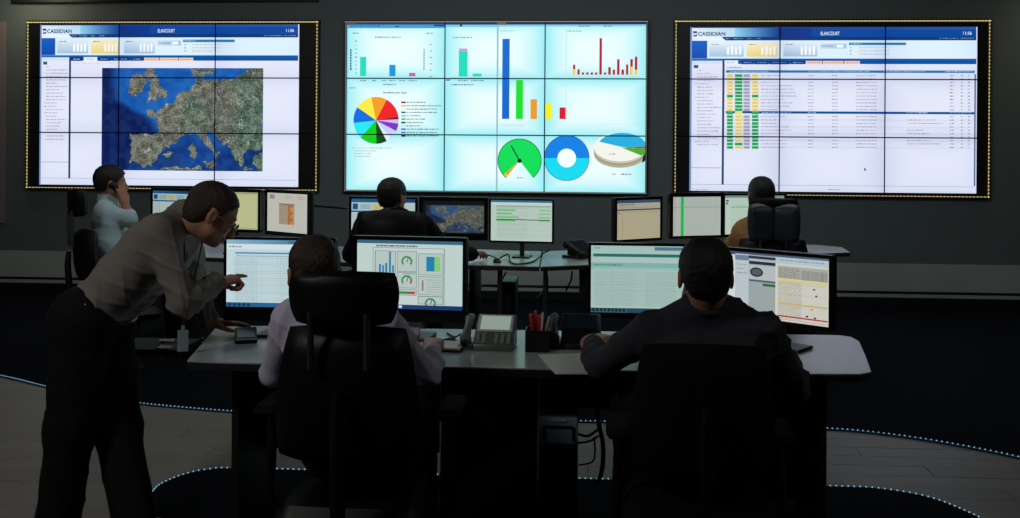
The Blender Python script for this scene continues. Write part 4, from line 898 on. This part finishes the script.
def person(label, J, hd, hands, wear, h=.008, hh=None, hair='haird', hairline=None, sleeve='long', cuff=.025):
    """J: joints (numpy points) ; hd: (centre, forward, up) ; wear: dict(top, bottom, names)"""
    J = {k: np.array(v, float) for k, v in J.items()}; pts = np.array(list(J.values())); hc = np.array(hd[0], float); R = head_frame(hd[1], hd[2])
    lo = np.minimum(pts.min(0), hc) - .22; hi = np.maximum(pts.max(0), hc) + .22; lo[2] = max(lo[2], 0.0)
    base = np.array((J['hipL'][0] * .5 + J['hipR'][0] * .5, J['hipL'][1] * .5 + J['hipR'][1] * .5, max(0.012, min(J['ankL'][2], J['ankR'][2]) - .09)))
    root = thing('person', label, 'person', tuple(base))
    lat = nrm(J['shR'] - J['shL']); hlat = nrm(J['hipR'] - J['hipL']); pel = (J['hipL'] + J['hipR']) / 2; che = (J['shL'] + J['shR']) / 2; nb = J['neck']
    spn = nrm(che - pel); mid = pel * .55 + che * .45 + J.get('bulge', np.zeros(3))
    if 'bulge' in J: pass
    frontv = nrm(np.cross(spn, lat)) * 1.0
    def torso(F, g):
        F.cap(pel - hlat * .085, pel + hlat * .085, .105 + g, k=.03)
        for sx in (-1, 1):
            F.cap(pel + hlat * sx * .075 + spn * .04, mid + lat * sx * .070, .095 + g, .092 + g, .05)
            F.cap(mid + lat * sx * .070, che + lat * sx * .088 - spn * .09, .092 + g, .105 + g, .05)
            F.cap(che + lat * sx * .05 - spn * .03, che + lat * sx * .15 - spn * .02, .075 + g, .055 + g, .05)
            F.cap(nb - spn * .0, J['shR' if sx > 0 else 'shL'] - lat * sx * .02, .046 + g, .050 + g, .04)
    def arm(F, S, g, upto=1.0):
        s, e, w = J['sh' + S], J['el' + S], J['wr' + S]; e2 = e + (w - e) * upto
        F.cap(s, e, .054 + g, .043 + g, .03); F.cap(e, e2, .045 + g, .045 + g + (.029 - .045) * upto, .02)
        m_ = e * .72 + w * .28
        F.ell(m_, (.046 + g, .046 + g, .046 + g), None, .03)
    def leg(F, S, g, upto=1.0):
        a, k_, n = J['hip' + S], J['kn' + S], J['ank' + S]; n2 = k_ + (n - k_) * upto
        F.cap(a, k_, .090 + g, .060 + g, .04); F.cap(k_, n2, .058 + g, .058 + g + (.040 - .058) * upto, .03); F.ell(k_ * .7 + n * .3, (.058 + g,) * 3, None, .03)
    # the body: one continuous surface
    F = Field(lo, hi, hh or h); torso(F, -.004)
    for S in 'LR': arm(F, S, -.004); leg(F, S, -.006)
    nk = hc + R @ np.array((0, -.025, -.055)); F.cap(nk, nb, .053, .060, .03); add_head(F, hc, R)
    for S in 'LR':
        hp = hands[S]; add_hand(F, J['wr' + S], hp['d'], hp['b'], hp['side'], hp['curl'], hp.get('s', 1.0), hp.get('thumb', .5), hp.get('spread', .06))
        ft = J['foot' + S] if ('foot' + S) in J else J['ank' + S] + nrm(frontv * np.array((1, 1, 0))) * .16 - np.array((0, 0, .05)); J['toe' + S] = ft
        F.cap(J['ank' + S], ft, .036, .026, .02)
    link_mesh('body', F.mesh('body', base), MT[wear.get('skin', 'skin')], root)
    del F
    # top
    clo = lo.copy(); chi = hi.copy()
    F = Field(clo, chi, h); g = wear.get('g', .012); torso(F, g)
    for S in 'LR':
        arm(F, S, g, wear.get('sleeve', .93))
        if wear.get('sleeve', .93) > .8:
            e, w = J['el' + S], J['wr' + S]; c0, c1 = e + (w - e) * (wear.get('sleeve', .93) - .12), e + (w - e) * (wear.get('sleeve', .93) + .01); F.cap(c0, c1, .035 + g * .5, .036 + g * .5, .012)
    for k in range(16):                               # collar
        a = 2 * math.pi * k / 16; ax = nrm(nk - nb); e1 = nrm(np.cross(ax, lat)); c = nb + ax * (.026 + wear.get('collar', 0.0)) + (lat * math.cos(a) + e1 * math.sin(a)) * .062
        a2 = 2 * math.pi * (k + 1) / 16; c2 = nb + ax * (.026 + wear.get('collar', 0.0)) + (lat * math.cos(a2) + e1 * math.sin(a2)) * .062
        F.cap(c, c2, .012, k=.012); F.cap(c - ax * .03, c2 - ax * .03, .014, k=.014)
    hem = pel - spn * wear.get('hem', .02)
    if wear.get('tuck', True):
        F.clip(lambda x, y, z: -((x - hem[0]) * spn[0] + (y - hem[1]) * spn[1] + (z - hem[2]) * spn[2]) - (np.sqrt((x - pel[0]) ** 2 + (y - pel[1]) ** 2 + (z - pel[2]) ** 2) > .34) * 9.0)
    link_mesh(wear.get('topname', 'shirt'), F.mesh('top', base, wear.get('wr', .004), seed=len(label)), MT[wear['top']], root); del F
    # trousers, belt, shoes
    F = Field(lo, hi, h); g = .014
    F.cap(pel - hlat * .085, pel + hlat * .085, .105 + g + .004, k=.03)
    for sx in (-1, 1): F.cap(pel + hlat * sx * .075, pel + hlat * sx * .075 + spn * .075, .097 + g, .095 + g, .04)
    wz = pel + spn * .085
    F.clip(lambda x, y, z: np.minimum((x - wz[0]) * spn[0] + (y - wz[1]) * spn[1] + (z - wz[2]) * spn[2], .5))
    lw = wear.get('legw', 1.0)
    for S in 'LR':
        F.cap(J['hip' + S], J['kn' + S], .106 * lw, .080 * lw, .04); F.cap(J['kn' + S], J['ank' + S] - nrm(J['kn' + S] - J['ank' + S]) * .045, .080 * lw, .074 * lw, .04)
    F.clip(lambda x, y, z: .03 - z + 0 * x + 0 * y)
    link_mesh('trousers', F.mesh('trousers', base, .004, 22, seed=3 + len(label)), MT[wear['bottom']], root); del F
    for S in 'LR':
        a, t_ = J['ank' + S], J['toe' + S]; F = Field(np.minimum(a, t_) - .12, np.maximum(a, t_) + .12, .008); d = nrm((t_ - a) * np.array((1, 1, 0)))
        z = a[2] - .055; p = np.array((a[0], a[1], z)); F.cap(p - d * .045, p + d * .15, .042, .036, .02); F.cap(p + d * .15, p + d * .19, .036, .026, .02); F.cap(a, p, .047, .044, .03)
        zf = max(p[2] - .035, 0.0125); F.clip(lambda x, y, zz: zf - zz + 0 * x + 0 * y)
        link_mesh('shoe', F.mesh('shoe', base), MT['shoe'], root); del F
    # hair
    lo2, hi2 = hc - .18, hc + .18; F = Field(lo2, hi2, min(h, .006)); T = lambda p: hc + R @ np.array(p); hv = wear.get('hairvol', .010)
    [F.ell(T((sx * .017, -.016, .036)), (.063 + hv, .098 + hv, .085 + hv), R, .02) for sx in (-1, 1)]; F.ell(T((0, -.055, -.020)), (.062 + hv * .6, .050 + hv * .6, .070), R, .03)
    xs, ys = hairline or ((-.12, -.06, -.04, -.03, .01, .025, .06, .085, .1), (-.066, -.066, -.058, .022, .018, .0, .045, .066, .075))
    def hl(x, y, z):
        f = (x - hc[0]) * R[0][1] + (y - hc[1]) * R[1][1] + (z - hc[2]) * R[2][1]; u = (x - hc[0]) * R[0][2] + (y - hc[1]) * R[1][2] + (z - hc[2]) * R[2][2]
        return (np.interp(f, xs, ys) - u).astype(np.float32)
    F.clip(hl); link_mesh('hair', F.mesh('hair', base, .002, 120, seed=5), MT[hair], root); del F
    for sx in (-1, 1):
        p = hc + R @ np.array((sx * .032, .0795, .002)) - base; MB().lathe([(.001, -.011), (.006, -.0095), (.0105, -.004), (.0112, 0), (.0105, .004), (.006, .0095), (.001, .011)], tuple(p), 12).build('eye', 'eye', root, True)
        ip = hc + R @ np.array((sx * .032, .0903, .002)) - base
        MB(Matrix.Translation(tuple(ip)) @ Matrix([tuple(q_) for q_ in R]).to_4x4() @ Matrix.Rotation(-math.pi / 2, 4, 'X')).lathe([(.0005, .0022), (.003, .002), (.0052, .0008), (.0056, -.001), (.001, -.0015)], (0, 0, 0), 12).build('iris', 'haird', root, True)
    return root, hc, R, base
def W(px, py, Y): return np.array(U(px, py, Y))
def seated(hx, hy, Y, seat=.50, lat=(1, 0), hipw=.17, kn=.44, spread=.10, px_hip=None):
    """hips, knees and ankles of a seated figure facing +Y rotated so that its right is lat"""
    lx = nrm((lat[0], lat[1], 0)); fy = np.array((-lx[1], lx[0], 0)); p = np.array((hx, hy, seat + .09))
    d = {}
    for S, sx in (('L', -1), ('R', 1)):
        d['hip' + S] = p + lx * sx * hipw / 2; d['kn' + S] = p + lx * sx * (hipw / 2 + spread) + fy * kn + np.array((0, 0, .02)); a = d['kn' + S] + fy * .06; a[2] = .105; d['ank' + S] = a
        d['foot' + S] = a + fy * .17 - np.array((0, 0, .055))
    return d
FLAT = (.15, .15, .18, .2); REST = (.35, .4, .42, .45)

# --- man standing at the left, bent over the desk, pointing at the screen
zf = 0.0125
J = dict(hipL=W(102, 318, 3.96), hipR=W(82, 321, 3.78), knL=W(117, 428, 3.92), knR=W(70, 428, 3.74), shL=W(186, 236, 4.12), shR=W(158, 230, 3.80), neck=W(183, 217, 3.97),
         elL=W(196, 290, 4.30), elR=W(182, 302, 3.78), wrL=W(210, 322, 4.32), wrR=W(215, 284, 3.96))
J['ankL'] = W(134, 548, 3.78); J['ankL'][2] = .11; J['ankR'] = W(58, 560, 3.74); J['ankR'][2] = .10
J['footL'] = J['ankL'] + np.array((.16, .05, -.05)); J['footR'] = J['ankR'] + np.array((.16, .02, -.05))
hL = dict(d=(.85, .35, -.10), b=(.15, .1, .97), side=1, curl=(.06, .06, .06, .08), thumb=.1, spread=.1); hR = dict(d=(.66, .74, .14), b=(-.1, -.3, .95), side=-1, curl=(.12, 1.15, 1.2, 1.2), thumb=.8)
rA, hc, R, base = person('standing man in a grey shirt leaning over the desk and pointing at a screen', J, (W(212, 214, 3.93), (.74, .42, -.52), (.45, .25, .85)), dict(L=hL, R=hR),
    dict(top='shirtgrey', bottom='trouser', wr=.010, hem=-.074, g=.014, hairvol=.006, legw=1.12), h=.008, hh=.0055, hair='hairb',
    hairline=((-.12, -.06, -.04, -.03, .01, .022, .04, .062, .085, .1), (-.072, -.070, -.06, .022, .02, .0, .036, .062, .082, .092)))
T = lambda p: tuple(hc + R @ np.array(p) - base)
g = MB()
for sx in (-1, 1):
    ring = [T((sx * .033 + .021 * math.cos(a), .108, .0 + .015 * math.sin(a))) for a in [2 * math.pi * k / 14 for k in range(15)]]; g.tube(ring, .0016, 6)
    g.tube([T((sx * .054, .106, .004)), T((sx * .078, .075, .006)), T((sx * .083, .0, .004)), T((sx * .083, -.012, -.008))], .0018, 6)
g.tube([T((-.012, .110, .004)), T((0, .113, .006)), T((.012, .110, .004))], .0016, 6)
gl = g.build('eyeglasses', 'chrome', rA, True)
ln = MB()
for sx in (-1, 1): ln.bm.faces.new([ln.bm.verts.new(T((sx * .033 + .020 * math.cos(a), .1078, .0 + .014 * math.sin(a)))) for a in [2 * math.pi * k / 14 for k in range(14)]])
ln.build('lens', 'lens', gl)
# belt
pel = (J['hipL'] + J['hipR']) / 2; che = (J['shL'] + J['shR']) / 2; sp = nrm(che - pel); hl_ = nrm(J['hipR'] - J['hipL']); fr_ = nrm(np.cross(sp, hl_))
c = pel + sp * .080 - base; MB().tube([c + hl_ * (.190 * math.cos(a)) + fr_ * (.117 * math.sin(a)) for a in [2 * math.pi * k / 28 for k in range(29)]], .012, 6).build('belt', 'shoe', rA, True)

nA = J['neck']; bp_ = W(183, 327, 3.86) - base
lanA = MB(); s0 = nA - base; fa = nrm(np.array((.8, .3, 0)))
lanA.tube([Vector(s0 + np.array((.03, -.075, -.01))), Vector(s0 + np.array((.035, -.07, -.12))), Vector(bp_)], .003, 6); lanA.tube([Vector(s0 + np.array((.05, .07, -.01))), Vector(s0 + np.array((.06, .05, -.12))), Vector(bp_)], .003, 6)
lanA.build('lanyard', 'rubber', rA, True)
bdg = MB(); bdg.box(tuple(bp_ + np.array((0, 0, -.055))), (.042, .006, .085), .004, rz=.3); bdg.box(tuple(bp_ + np.array((0, 0, -.004))), (.014, .008, .022), .003, rz=.3)
bdg.build('badge_holder', 'clear', rA, label='cloudy plastic badge holder')

# --- man in the lilac shirt, seated front left
bx = cb[0]
J = dict(shL=W(288, 318, 3.30), shR=W(384, 322, 3.30), neck=W(326, 296, 3.30), elL=W(273, 374, 3.42), elR=W(426, 373, 3.52), wrL=W(292, 343, 3.86), wrR=W(433, 347.5, 3.86)); J.update(seated(bx, 3.30, 3.3, spread=.03))
hands = dict(L=dict(d=(.2, 1, .06), b=(0, .1, 1), side=1, curl=REST), R=dict(d=(-.1, 1, .08), b=(.1, -.05, 1), side=-1, curl=(.5, .52, .55, .6)))
person('seated man in a lilac shirt, back turned, in the high-backed chair', J, (W(314, 272, 3.31), (-.42, .9, .0), (-.05, 0, 1)), hands, dict(top='shirtlilac', bottom='trouser', wr=.008, g=.006, hairvol=.005, sleeve=.84), h=.0085, hh=.0065, hair='hairb')

# --- man in the dark shirt, seated front right
cx_ = cc[0]
J = dict(shL=W(648, 331, 3.36), shR=W(766, 335, 3.36), neck=W(706, 304, 3.34), elL=W(601, 366, 3.62), elR=W(795, 392, 3.52), wrL=W(591, 342, 3.96), wrR=W(786, 353, 3.84)); J.update(seated(cx_, 3.30, 3.3))
hands = dict(L=dict(d=(.6, .78, .06), b=(0, -.05, 1), side=1, curl=(.4, .42, .45, .5)), R=dict(d=(-.4, .9, .06), b=(0, .1, 1), side=-1, curl=(.35, .4, .42, .45)))
person('seated man in a charcoal shirt, back turned, working at the right of the front desk', J, (W(705, 276, 3.33), (-.04, 1, -.05), (0, 0, 1)), hands, dict(top='shirtdark', bottom='trouser', wr=.010, g=.014, hairvol=.008, sleeve=.80), h=.0085, hh=.0065)

# --- man in the black suit, back row centre
ex = at_px(394, 6.62)[0]
J = dict(shL=W(365, 225, 6.62), shR=W(424, 227, 6.66), neck=W(394, 216, 6.64), elL=W(352, 254, 6.8), elR=W(448, 253, 6.85), wrL=W(362, 251, 7.1), wrR=W(473, 254, 7.1)); J.update(seated(ex, 6.62, 6.6))
hands = dict(L=dict(d=(.2, 1, .06), b=(0, .1, 1), side=1, curl=REST), R=dict(d=(.5, .85, .0), b=(0, .1, 1), side=-1, curl=(.45, .5, .5, .55)))
person('seated man in a black suit in the middle of the back row, back turned', J, (W(393, 197, 6.66), (.45, .9, -.02), (0, 0, 1)), hands, dict(top='suit', bottom='suit', topname='jacket', wr=.004, g=.022), h=.011, hh=.009)

# --- person in tan sleeves, back row right
fx = at_px(770, 6.85)[0]
J = dict(shL=W(747, 229, 6.92), shR=W(781, 229, 6.90), neck=W(762, 214, 6.92), elL=W(732, 246, 7.05), elR=W(788, 254, 7.05), wrL=W(729, 252, 7.3), wrR=W(786, 256, 7.3)); J.update(seated(fx - .02, 6.9, 6.9, lat=(1, -.1)))
hands = dict(L=dict(d=(.2, 1, .06), b=(0, .1, 1), side=1, curl=REST), R=dict(d=(-.2, 1, .06), b=(0, .1, 1), side=-1, curl=REST))
person('seated person with tan sleeves at the right of the back row, back turned', J, (W(761, 195.5, 6.95), (-.05, 1, -.03), (0, 0, 1)), hands, dict(top='tan', bottom='trouser', topname='sweater', wr=.003, g=.016), h=.011, hh=.009)

# --- person on the telephone, back row left
dx = at_px(116, 7.0)[0]
J = dict(shL=W(116, 208, 7.22), shR=W(104, 210, 6.94), neck=W(108, 199, 7.08), elL=W(134, 236, 7.3), elR=W(130, 220, 7.0), wrL=W(150, 243, 7.45), wrR=W(124.5, 203, 7.0)); J.update(seated(dx - .02, 7.02, 7.0, lat=(.62, -.78)))
hands = dict(L=dict(d=(.8, .6, .06), b=(0, .1, 1), side=1, curl=REST), R=dict(d=(-.24, .0, .97), b=(.8, -.6, .2), side=1, curl=(.7, .75, .8, .85), thumb=.6))
rD, hcD, RD, bD = person('seated person in a pale blue shirt holding a telephone to the ear, back row left', J, (W(111.5, 183, 7.08), (.86, .5, -.06), (-.05, 0, 1)), hands, dict(top='shirtblue', bottom='trouser', wr=.003, g=.008, hairvol=.014, sleeve=.06), h=.011, hh=.008)

# ================================================================== SMALL THINGS ON THE DESKS
TOP = DZ + 0.003
def desk_phone(label, px, py, rz, body, keys, lit, s=1.0, z=TOP, screen_col=None):
    p = G(px, py, z); t = thing('desk_phone', label, 'telephone', (p.x, p.y, z), rz); sc = Matrix.Scale(s, 4)
    prof = [(-.085, 0), (.085, 0), (.085, .115), (.066, .130), (-.078, .026)]
    bm = MB(sc); b = bmesh.new(); L = [b.verts.new((-.062, y, q)) for y, q in prof]; Rr = [b.verts.new((.106, y, q)) for y, q in prof]; b.faces.new(L); b.faces.new(Rr[::-1]); n = len(prof)
    for i in range(n): b.faces.new((L[i], Rr[i], Rr[(i + 1) % n], L[(i + 1) % n]))
    bmesh.ops.recalc_face_normals(b, faces=b.faces); bmesh.ops.bevel(b, geom=list(b.edges), offset=.005, segments=2, profile=.5, affect='EDGES'); bm._add(b)
    bm.box((-.094, .0, .012), (.062, .17, .024), .006)
    bm.build('base', body, t, True)
    a0 = Vector((0, -.078, .026)); a1 = Vector((0, .066, .130)); d = (a1 - a0); ang = math.atan2(d.z, d.y); nn = Vector((0, -math.sin(ang), math.cos(ang)))
    def on(u, v, h=.002): q = a0 + d * v + nn * h; return Matrix.Translation((u, q.y, q.z)) @ Matrix.Rotation(ang, 4, 'X')
    MB(sc @ on(.022, .68)).box((0, 0, 0), (.150, .098, .006), .003).build('display_frame', 'silver' if lit else body, t)
    MB(sc @ on(.022, .68, .0055)).box((0, 0, 0), (.126, .078, .002)).build('display', screen_col, t)
    kb = MB().box((0, 0, 0), (.017, .009, .005), .0015, 1).build('key', keys, t); K0 = kb
    first = True
    for r in range(5):
        for c in range(6):
            if c == 2: continue
            o = K0 if first else K0.copy()
            if not first: C.objects.link(o); o.parent = t
            first = False; o.matrix_local = sc @ on(-.044 + c * .026, .06 + r * .068, .003)
    hs = MB(sc); hs.tube([(-.094, -.082, .034), (-.094, -.055, .056), (-.094, .0, .084), (-.094, .055, .108), (-.094, .080, .110)], [.018, .020, .0165, .021, .018], 12)
    hs.cushion(.05, .05, .034, X=TR((-.094, -.064, .040), rx=.6)).cushion(.05, .05, .034, X=TR((-.094, .064, .096), rx=.6))
    hd = hs.build('handset', 'greyphone' if lit else body, t, True)
    cd = [Vector((-.094 + .012 * math.cos(k * 1.3), -.09 - .012 * math.sin(k * 1.3) * .5 - .02 * math.sin(k / 30 * 3.14), .02 + .018 * (1 - abs(k / 15 - 1)) + .006 * math.sin(k * 1.3))) for k in range(31)]
    MB(sc).tube(cd, .0025, 6).build('cord', 'rubber', hd, True)
    return t
DISP_LIT = mat('lit_phone_display', srgb(20, 24, 22), 0.2, emit=srgb(176, 194, 180), es=.6)
DISP_DIM = mat('dim_phone_display', srgb(34, 46, 56), 0.12, var=.03)
desk_phone('grey desk phone with a brightly lit display, between the two front monitors', 490, 347, -.06, 'greyphone', 'keygrey', True, .98, screen_col=DISP_LIT)
desk_phone('black desk phone with a dark display, right of the pen cup', 576, 346, .0, 'black', 'black', False, .98, screen_col=DISP_DIM)
desk_phone('black desk phone silhouetted on the right back desk', 581, 257.5, .9, 'black', 'black', False, 1.0, screen_col=DISP_DIM)
# pen cup and pens
p = G(537.5, 350, TOP); cup = thing('pen_cup', 'square black pen cup beside the lit desk phone', 'pen cup', (p.x, p.y, TOP)); cw, ch = .094, .088
wl = MB()
for cc, s_ in (((0, -cw / 2, ch / 2), (cw, .004, ch)), ((0, cw / 2, ch / 2), (cw, .004, ch)), ((-cw / 2, 0, ch / 2), (.004, cw, ch)), ((cw / 2, 0, ch / 2), (.004, cw, ch)), ((0, 0, .003), (cw, cw, .006)), ((0, 0, ch * .45), (.003, cw, ch * .9))): wl.box(cc, s_, .001, 1)
wl.build('cup_wall', 'black', cup)
def pen(label, a, b, m, r=.0052, group=None):
    a, b = Vector(a), Vector(b); t = thing('pen', label, 'pen', tuple(a), 0, group); d = b - a
    MB().tube([d * .06, d * .1, d * .72], [r * .8, r, r], 10).build('barrel', m, t, True)
    MB().tube([d * 0, d * .06], [r * .25, r * .8], 10).build('tip', 'black', t, True)
    MB().tube([d * .72, d * .97, d], [r * 1.12, r * 1.12, r * .7], 10).build('cap', m, t, True); return t
P_ = Vector((p.x, p.y, TOP))
pen('red pen leaning left in the black pen cup', P_ + Vector((-.012, -.01, .008)), P_ + Vector((-.030, .0, .150)), 'red', .0062)
pen('red pen standing upright in the middle of the pen cup', P_ + Vector((-.006, .016, .008)), P_ + Vector((-.010, .012, .158)), 'red', .0062)
pen('red pen with its cap tilted right in the pen cup', P_ + Vector((.006, -.012, .008)), P_ + Vector((.008, -.016, .146)), 'red', .0062)
pen('white pen standing in the black pen cup', P_ + Vector((.012, .012, .008)), P_ + Vector((.020, .016, .152)), 'white', .0045)
pen('slim beige pen leaning right out of the black pen cup', P_ + Vector((.016, -.02, .008)), P_ + Vector((.048, -.012, .140)), 'beige', .0045)
# papers at the desk edge
def sheets(label, px, n=3, z=TOP, cat='paper', name='paper_stack'):
    pts = [G(x, y, z) for x, y in px]; c = sum(pts, Vector()) / len(pts); t = thing(name, label, cat, (c.x, c.y, z))
    for k in range(n):
        a = (k - n / 2) * .012; R_ = Matrix.Rotation(a, 2)
        poly = [tuple(R_ @ Vector((q.x - c.x, q.y - c.y))) for q in pts]
        MB().prism(poly, .0002 + k * .0024, .002 + k * .0024).build('sheet', 'paper', t)
    return t
sheets('white papers overhanging the front desk edge below the black desk phone', [(538, 355.5), (556, 374.5), (592, 374.5), (584, 354)], 2)
# keyboard and mouse of the man in the dark shirt
def keyboard(label, px, py, rz, m, mk, w=.43, d=.13):
    p = G(px, py, TOP); t = thing('keyboard', label, 'keyboard', (p.x, p.y, TOP), rz)
    MB().box((0, 0, .008), (w, d, .014), .004).build('case', m, t)
    k0 = MB().box((0, 0, 0), (.0155, .0155, .006), .002, 1).build('key', mk, t); first = True
    for r in range(5):
        for c in range(int(w / .019) - 1):
            o = k0 if first else k0.copy()
            if not first: C.objects.link(o); o.parent = t
            first = False; o.location = (-w / 2 + .02 + c * .019, -d / 2 + .022 + r * .0195, .0175)
    return t
keyboard('white keyboard under the hands of the man in the charcoal shirt', 648, 350, -.02, 'white', 'white')
keyboard('black keyboard in front of the man in the lilac shirt', 352, 346, 0, 'black', 'black')
def mouse(label, px, py, rz, z=TOP):
    p = G(px, py, z); t = thing('mouse', label, 'mouse', (p.x, p.y, z), rz)
    b = bmesh.new(); bmesh.ops.create_uvsphere(b, u_segments=18, v_segments=10, radius=1)
    for v in b.verts: v.co = Vector((v.co.x * .030, v.co.y * .052, max(v.co.z, -.0) * .034))
    m_ = MB(); m_._add(b); bd = m_.build('shell', 'black', t, True); MB().box((0, .026, .030), (.006, .016, .006), .002).build('wheel', 'greyphone', t); return t
mouse('black mouse on the desk left of the angled monitor', 763, 354, .1)
mouse('black mouse beside the hand of the man in the black suit', 497, 262.3, .2)
# notepad, pens and tablet dock right of the hand of the man in the lilac shirt
p = G(450, 348, TOP); np_ = thing('notepad', 'pale notepad on a black holder left of the lit desk phone', 'notepad', (p.x, p.y, TOP), -.1)
MB().box((0, 0, .005), (.13, .17, .010), .004).build('holder', 'black', np_); MB().box((0, .008, .0125), (.112, .140, .005), .001).build('pad', 'paper', np_)
q = G(446, 342, TOP); pen('black pen lying on the desk near the hand of the man in lilac', q + Vector((-.045, -.05, .0065)), q + Vector((.03, .06, .0065)), 'black', .006)
q = G(436, 345, TOP); pen('black pen lying behind the hand of the man in lilac', q + Vector((.0, -.0, .0065)), q + Vector((.07, .085, .0065)), 'black', .006)
cable('thin black cable curling on the desk between monitor and lit phone', [G(447, 333, TOP + .005), G(455, 337, TOP + .005), G(462, 334, TOP + .02), G(468, 341, TOP + .005)], .0035)
# black device at the left of the front desk
p = G(246, 341, TOP); dv = thing('card_reader', 'small black wedge-shaped device on the left end of the front desk', 'device', (p.x, p.y, TOP), .35)
b = bmesh.new(); pr = [(-.06, 0), (.06, 0), (.06, .050), (-.06, .014)]; L = [b.verts.new((-.045, y, q)) for y, q in pr]; R2 = [b.verts.new((.045, y, q)) for y, q in pr]; b.faces.new(L); b.faces.new(R2[::-1])
for i in range(4): b.faces.new((L[i], R2[i], R2[(i + 1) % 4], L[(i + 1) % 4]))
bmesh.ops.recalc_face_normals(b, faces=b.faces); bmesh.ops.bevel(b, geom=list(b.edges), offset=.004, segments=2, profile=.5, affect='EDGES'); m_ = MB(); m_._add(b); m_.build('case', 'black', dv)
MB(Matrix.Translation((0, .0, .0335)) @ Matrix.Rotation(.2915, 4, 'X')).box((0, 0, 0), (.07, .08, .002), .0005).build('face_plate', 'gloss', dv)
# telephone held by the person at the back left
q = hcD + RD @ np.array((.112, .012, -.028)); q2 = hcD + RD @ np.array((.098, .075, -.080)); v = Vector(q2 - q)
mp = thing('telephone', 'black handset held to the ear of the person in pale blue', 'telephone', tuple(q))
MB().tube([v * -.45, v * -.3, v * .4, v * 1.0, v * 1.35], [.020, .027, .020, .027, .020], 10).build('handset', 'black', mp, True); MB().tube([v * 1.35, v * 1.6], .004, 6).build('aerial', 'rubber', mp, True)
# side table behind the standing man
sa = G(126, 337, .70); sb = G(178, 350, .70)
st = thing('side_table', 'small dark side table behind the standing man, left of the front desk', 'table', ((sa.x + sb.x) / 2, (sa.y + sb.y) / 2, .012))
MB().box((0, 0, .673), (sb.x - sa.x, sa.y - sb.y, .028), .004).build('tabletop', 'rubber', st)
MB().box((-.085, 0, .33), (.04, .08, .658), .004).build('pedestal', 'darkpanel', st); MB().box((-.085, 0, .010), (.09, .14, .02), .004).build('foot', 'darkpanel', st)
for k, (x, y, lab) in enumerate(((167, 341, 'crumpled white slip of paper on the dark side table, further back'), (164, 347.5, 'white slip of paper on the dark side table, nearer the edge'))):
    c = G(x, y, .702); nb_ = MB(Matrix.Translation((c.x, c.y, .7)) @ Matrix.Rotation(.3 - k * .5, 4, 'Z'))
    b = bmesh.new(); bmesh.ops.create_grid(b, x_segments=5, y_segments=4, size=1)
    for v_ in b.verts: v_.co = Vector((v_.co.x * .032, v_.co.y * .025, .006 + .006 * math.sin(v_.co.x * 3 + k) * math.cos(v_.co.y * 2)))
    nb_._add(b); o = nb_.build('paper', 'paper'); md = o.modifiers.new('thickness', 'SOLIDIFY'); md.thickness = .0012; tag(o, lab, 'paper')
# back desks: cables, socket box, computer tower under the desk, papers
zb = TOP + .0078
cable('thin dark cable looped on the back desk below the green-row monitor', [G(500, 258, zb), G(508, 254.5, TOP + .03), G(511, 262.5, zb), G(521, 264, zb), G(534, 261, zb), G(544, 253, TOP + .03), G(550, 250, TOP + .06)], .006)
cable('thin dark cable trailing left on the back desk behind the hand', [G(476, 252, TOP + .05), G(484, 254, TOP + .035), G(491, 256, TOP + .014), G(495, 257.5, TOP + .009)], .005)
a = G(486, 266.2, DZ - .03); MB().box((a.x + .03, a.y + .06, DZ - .052), (.085, .05, .03), .004).build('socket_box', 'silver', bl)
a = U(504, 300, 7.55); b2 = U(511.5, 300, 7.55)
p2 = thing('computer_tower', 'dark computer tower standing under the left back desk', 'computer', ((a.x + b2.x) / 2, 7.72, .012))
MB().box((0, 0, .27), (b2.x - a.x + .06, .36, .54), .006).build('case', 'black', p2); MB().box((0, -.183, .3), (.05, .006, .3), .002).build('front_panel', 'darkpanel', p2)
cable('grey rod-like cable slanting down beneath the joint of the back desks', [U(545, 289, 7.5), U(537, 298, 7.45), U(523, 312, 7.4)], .007, 'steel')
cable('dark cable hanging from the right back desk', [U(572, 271.5, 7.45), U(571, 280, 7.5), U(566, 291, 7.55)], .006)
cable('dark cable hanging down the left side of the back desk joint', [U(506, 272, 7.45), U(503, 278, 7.5), U(500, 284, 7.55)], .006)
cable('thick dark cable hanging at the joint of the back desks', [U(546, 270, 7.45), U(547, 280, 7.47), U(547, 292, 7.5)], .010)
cable('thin dark cable running along the wall between two back monitors', [U(311, 205.5, wf - .01), U(325, 206.5, wf - .01), U(346, 208.5, wf - .01)], .007)
